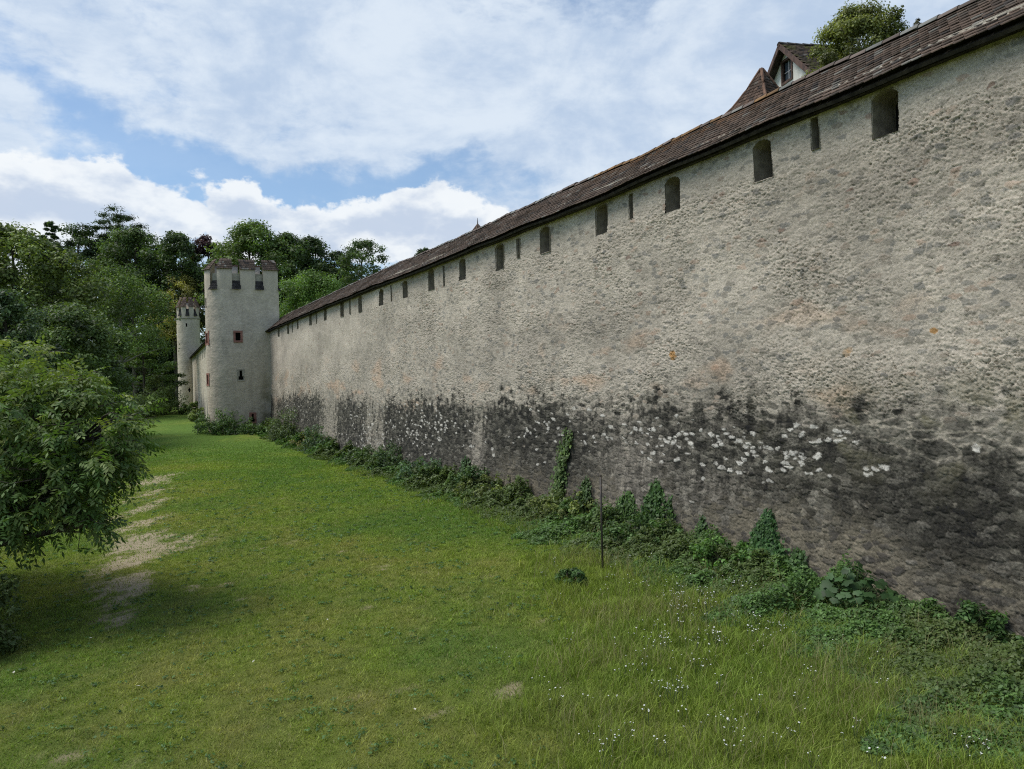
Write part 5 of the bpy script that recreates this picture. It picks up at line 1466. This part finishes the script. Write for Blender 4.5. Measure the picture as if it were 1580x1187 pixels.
# ------------------------------------------------------------------ grass
r = np.random.default_rng(33)
def scatter(n, y0, y1, power):
    u = r.random(n)
    Y = y0 * (y1 / y0) ** (u ** power)
    lo = np.maximum(-0.74 * Y - 1.5, -40); hi = wallX(np.clip(Y, 3, 67)) - 0.35
    hi = np.minimum(hi, 0.74 * Y + 1.0)
    X = lo + (hi - lo) * r.random(n)
    return X, Y
def blades(name, X, Y, hgt, wid, bend, col, label, bent):
    n = len(X)
    ang = r.random(n) * 6.283; ba = r.random(n) * 6.283; z = gz(X, Y)
    ca, sa, cb_, sb_ = np.cos(ang) * wid, np.sin(ang) * wid, np.cos(ba) * bend, np.sin(ba) * bend
    if bent:
        V = np.stack([np.stack([X - ca, Y - sa, z - .01], 1), np.stack([X + ca, Y + sa, z - .01], 1),
                      np.stack([X - ca * .7 + cb_ * .3, Y - sa * .7 + sb_ * .3, z + hgt * .6], 1), np.stack([X + ca * .7 + cb_ * .3, Y + sa * .7 + sb_ * .3, z + hgt * .6], 1),
                      np.stack([X + cb_, Y + sb_, z + hgt], 1)], 1).reshape(-1, 3)
        b5 = np.arange(n)[:, None] * 5
        Fq = np.concatenate([b5 + np.array(t)[None] for t in ((0, 1, 3), (0, 3, 2), (2, 3, 4))]); k = 5
    else:
        V = np.stack([np.stack([X - ca, Y - sa, z - .01], 1), np.stack([X + ca, Y + sa, z - .01], 1), np.stack([X + cb_, Y + sb_, z + hgt], 1)], 1).reshape(-1, 3)
        Fq = np.arange(3 * n).reshape(n, 3); k = 3
    return tag(mesh_np(name, V, Fq, M_GRASS, None, {'Col': np.clip(np.repeat(col, k, 0), .004, .6)}), label, 'grass', kind='stuff')
X, Y = scatter(760000, 6.3, 60, 0.86)
keep = (r.random(len(X)) > dirt(X, Y) * 0.90) & (r.random(len(X)) > sstep(30, 58, Y))
X, Y = X[keep], Y[keep]
n = len(X)
clump = fbm(X * 2.3, Y * 2.3, 91, 3)
hgt = (0.016 + 0.020 * r.random(n)) * (1 + .6 * clump) + 0.0006 * Y
c = grasscol(X, Y) * (0.80 + .85 * r.random((n, 1)))
straw = (r.random(n) < 0.035)[:, None]
c = np.where(straw, np.array([0.30, 0.27, 0.13]) * (0.6 + .6 * r.random((n, 1))), c)
blades('grass', X, Y, hgt, (0.0018 + 0.00050 * Y) * (0.7 + .6 * r.random(n)), hgt * (.5 + 1.4 * r.random(n)), c, 'short mown grass of the lawn', False)
# clover and rosettes of flat weeds in the turf
X, Y = scatter(5200, 6.5, 34, 0.9)
keep = (longg(X, Y) < .5) & (fbm(X * .8, Y * .8, 97, 3) + .5 * r.random(len(X)) > .18) & (dirt(X, Y) < .5)
X, Y = X[keep], Y[keep]; m = len(X); kk = np.repeat(np.arange(m), 9); n = len(kk)
rad = (.03 + .06 * r.random(m))[kk]; aa = r.random(n) * 6.283; q = np.sqrt(r.random(n))
px_, py_ = X[kk] + rad * q * np.cos(aa), Y[kk] + rad * q * np.sin(aa)
P = np.stack([px_, py_, gz(px_, py_) + .025 + .02 * r.random(n)], 1)
Nn = nrm(np.stack([.5 * np.cos(aa), .5 * np.sin(aa), np.ones(n)], 1) + r.normal(0, .25, (n, 3)))
cw = np.array([0.075, 0.150, 0.036]) * (.6 + .8 * r.random((m, 1)))[kk] * (.85 + .3 * r.random((n, 1)))
V, Fq, cc = leaves(P, Nn, .022 + .0016 * Y[kk], .6, cw, r)
tag(mesh_np('clover', V, Fq, M_LEAF, None, {'Col': cc}), 'clover and flat weeds growing in the mown turf', 'clover', kind='stuff')
# unmown grass near the wall and in the right foreground
X, Y = scatter(520000, 6.3, 40, 0.9)
keep = (r.random(len(X)) < longg(X, Y)) & (wdist(X, Y) > .25)
X, Y = X[keep], Y[keep]; n = len(X)
clump = fbm(X * 1.6, Y * 1.6, 93, 3)
hgt = (0.05 + .13 * r.random(n) ** 1.6) * np.clip(1 + .9 * clump, .3, 2) * (.45 + .55 * sstep(.3, 2.2, wdist(X, Y)))
c = grasscol(X, Y) * (0.78 + .90 * r.random((n, 1)))
straw = (r.random(n) < 0.06 + .10 * clump)[:, None]
c = np.where(straw, np.array([0.32, 0.285, 0.14]) * (0.5 + .7 * r.random((n, 1))), c)
blades('tall_grass', X, Y, hgt, (0.0012 + 0.00030 * Y) * (0.7 + .6 * r.random(n)), hgt * (.3 + 1.1 * r.random(n)), c, 'unmown fine grass in front of the wall foot', True)
# tall seeding stalks
X, Y = scatter(60000, 7.0, 24, 1.0)
keep = (r.random(len(X)) < longg(X, Y) ** 2 * np.clip(.15 + 1.5 * fbm(X * .6, Y * .6, 95, 3), 0, 1)) & (wdist(X, Y) > .8)
X, Y = X[keep], Y[keep]; n = len(X)
hgt = 0.16 + .26 * r.random(n)
blades('seeding_grass', X, Y, hgt, 0.0008 + 0.00014 * Y, hgt * (.2 + .8 * r.random(n)), np.array([0.33, 0.30, 0.14]) * (0.5 + .8 * r.random((n, 1))), 'straw coloured seeding stalks standing in the unmown grass', True)

# ------------------------------------------------------------------ white daisies
def daisy_mesh(seed):
    rr = random.Random(seed); b = MB(); petals = []
    hn = rr.randint(2, 5)
    heads = MB()
    for i in range(hn):
        hx, hy, hz = rr.gauss(0, .06), rr.gauss(0, .06), rr.uniform(.12, .26)
        b.tube([(hx * .2, hy * .2, -.02), (hx * .6, hy * .6, hz * .6), (hx, hy, hz)], [.003, .0025, .002], 4)
        R_ = rr.uniform(.007, .012); tx, ty = rr.gauss(0, .3), rr.gauss(-.2, .3)
        ring = []
        for k in range(12):
            a = 6.283 * k / 12; q = R_ * (1 if k % 2 else .72)
            ring.append((hx + q * math.cos(a), hy + q * math.sin(a), hz + q * (math.cos(a) * tx + math.sin(a) * ty)))
        heads.add([(hx, hy, hz + .006)] + ring, [(0, 1 + k, 1 + (k + 1) % 12) for k in range(12)])
    nb = len(b.f)
    off = len(b.v); b.v += heads.v; b.f += [tuple(i + off for i in f) for f in heads.f]
    me = bpy.data.meshes.new('daisy'); me.from_pydata(b.v, [], b.f)
    me.materials.append(M_STALK); me.materials.append(M_PETAL)
    for i, p in enumerate(me.polygons): p.material_index = 0 if i < nb else 1
    return me
DM = [daisy_mesh(s) for s in range(6)]
rr = random.Random(4)
spots = []
for (cx_, cy_, sx, sy_, nn_) in [(1075, 935, 40, 18, 34), (1165, 985, 25, 12, 14), (1040, 1000, 60, 25, 14), (990, 1010, 30, 16, 10), (960, 885, 25, 12, 8), (1020, 1085, 60, 45, 20), (1120, 1150, 50, 22, 12), (1290, 1150, 60, 25, 6), (1520, 1170, 20, 10, 4),
                             (900, 1000, 60, 50, 8), (1120, 960, 90, 35, 22), (980, 1140, 60, 25, 10), (860, 890, 12, 8, 3), (1215, 1040, 60, 30, 8)]:
    for _ in range(nn_):
        spots.append((rr.gauss(cx_, sx), rr.gauss(cy_, sy_)))
for x, y in spots:
    if y > 1210: continue
    p = ground_at(x, y)
    if wdist(p.x, p.y) < 0.8: continue
    o = bpy.data.objects.new('daisy', rr.choice(DM)); C.objects.link(o)
    o.location = p; o.rotation_euler = (0, 0, rr.uniform(0, 6.28)); s_ = rr.uniform(.8, 1.2); o.scale = (s_, s_, s_)
    tag(o, 'small white daisy like wildflower standing in the unmown grass', 'wildflower', 'white wildflowers in the long grass')

# ------------------------------------------------------------------ pole and lamp
p = ground_at(930, 878); tp = at(922, 735, p.y)
pole = empty('pole', p, 'thin dark metal pole standing upright in the weeds before the wall', 'pole')
b = MB(); b.tube([(0, 0, -.3), (0, 0, 1.0), (0.006, 0, tp.z - p.z)], [.022, .022, .021], 10); b.build('rod', M_IRON, pole, True)
b = MB(); b.tube([(0.006, 0, tp.z - p.z), (0.006, 0, tp.z - p.z + .03)], [.026, .022], 10); b.build('cap', M_IRON, pole)
lp = at(252, 640, 106); lz = float(gz(lp.x, lp.y))
lamp = empty('street_lamp', (lp.x, lp.y, lz), 'small park lantern on a post in the dark gap left of the slender tower', 'lamp')
ht = at(252, 570, 106).z - lz
b = MB(); b.tube([(0, 0, -.2), (0, 0, .6), (0, 0, ht - .6)], [.09, .06, .05], 8); b.build('post', M_IRON, lamp)
b = MB(); b.tube([(0, 0, ht - .6), (0, 0, ht - .1)], [.14, .22], 6); b.build('lantern', noise_mat('frosted_glass', (0.35, .36, .35), (.45, .46, .45), 3.0, .4), lamp)
b = MB(); b.tube([(0, 0, ht - .1), (0, 0, ht + .12)], [.28, .04], 6); b.build('cap', M_IRON, lamp)

# pale fallen leaves on the mown grass
lm = MB()
lm.add([(-.03, 0, .01), (-.01, .017, .018), (.03, .003, .012), (-.006, -.018, .016), (0, 0, .008)], [(0, 4, 1), (1, 4, 2), (2, 4, 3), (3, 4, 0)])
M_DEAD = noise_mat('dead_leaf', (0.42, 0.40, 0.32), (0.60, 0.58, 0.50), 12.0, 0.8)
lf0 = None
for (x, y) in [(140, 989), (255, 987), (22, 1042), (110, 1032), (213, 1064), (392, 1025), (505, 960), (640, 1100)]:
    if lf0 is None: o = lf0 = lm.build('fallen_leaf', M_DEAD)
    else:
        o = lf0.copy(); C.objects.link(o)
    p = ground_at(x, y); o.location = p + Vector((0, 0, .035)); o.rotation_euler = (random.uniform(-.3, .3), random.uniform(-.3, .3), random.uniform(0, 6.28))
    tag(o, 'small pale fallen leaf lying on the mown grass', 'leaf', 'fallen leaves on the lawn')
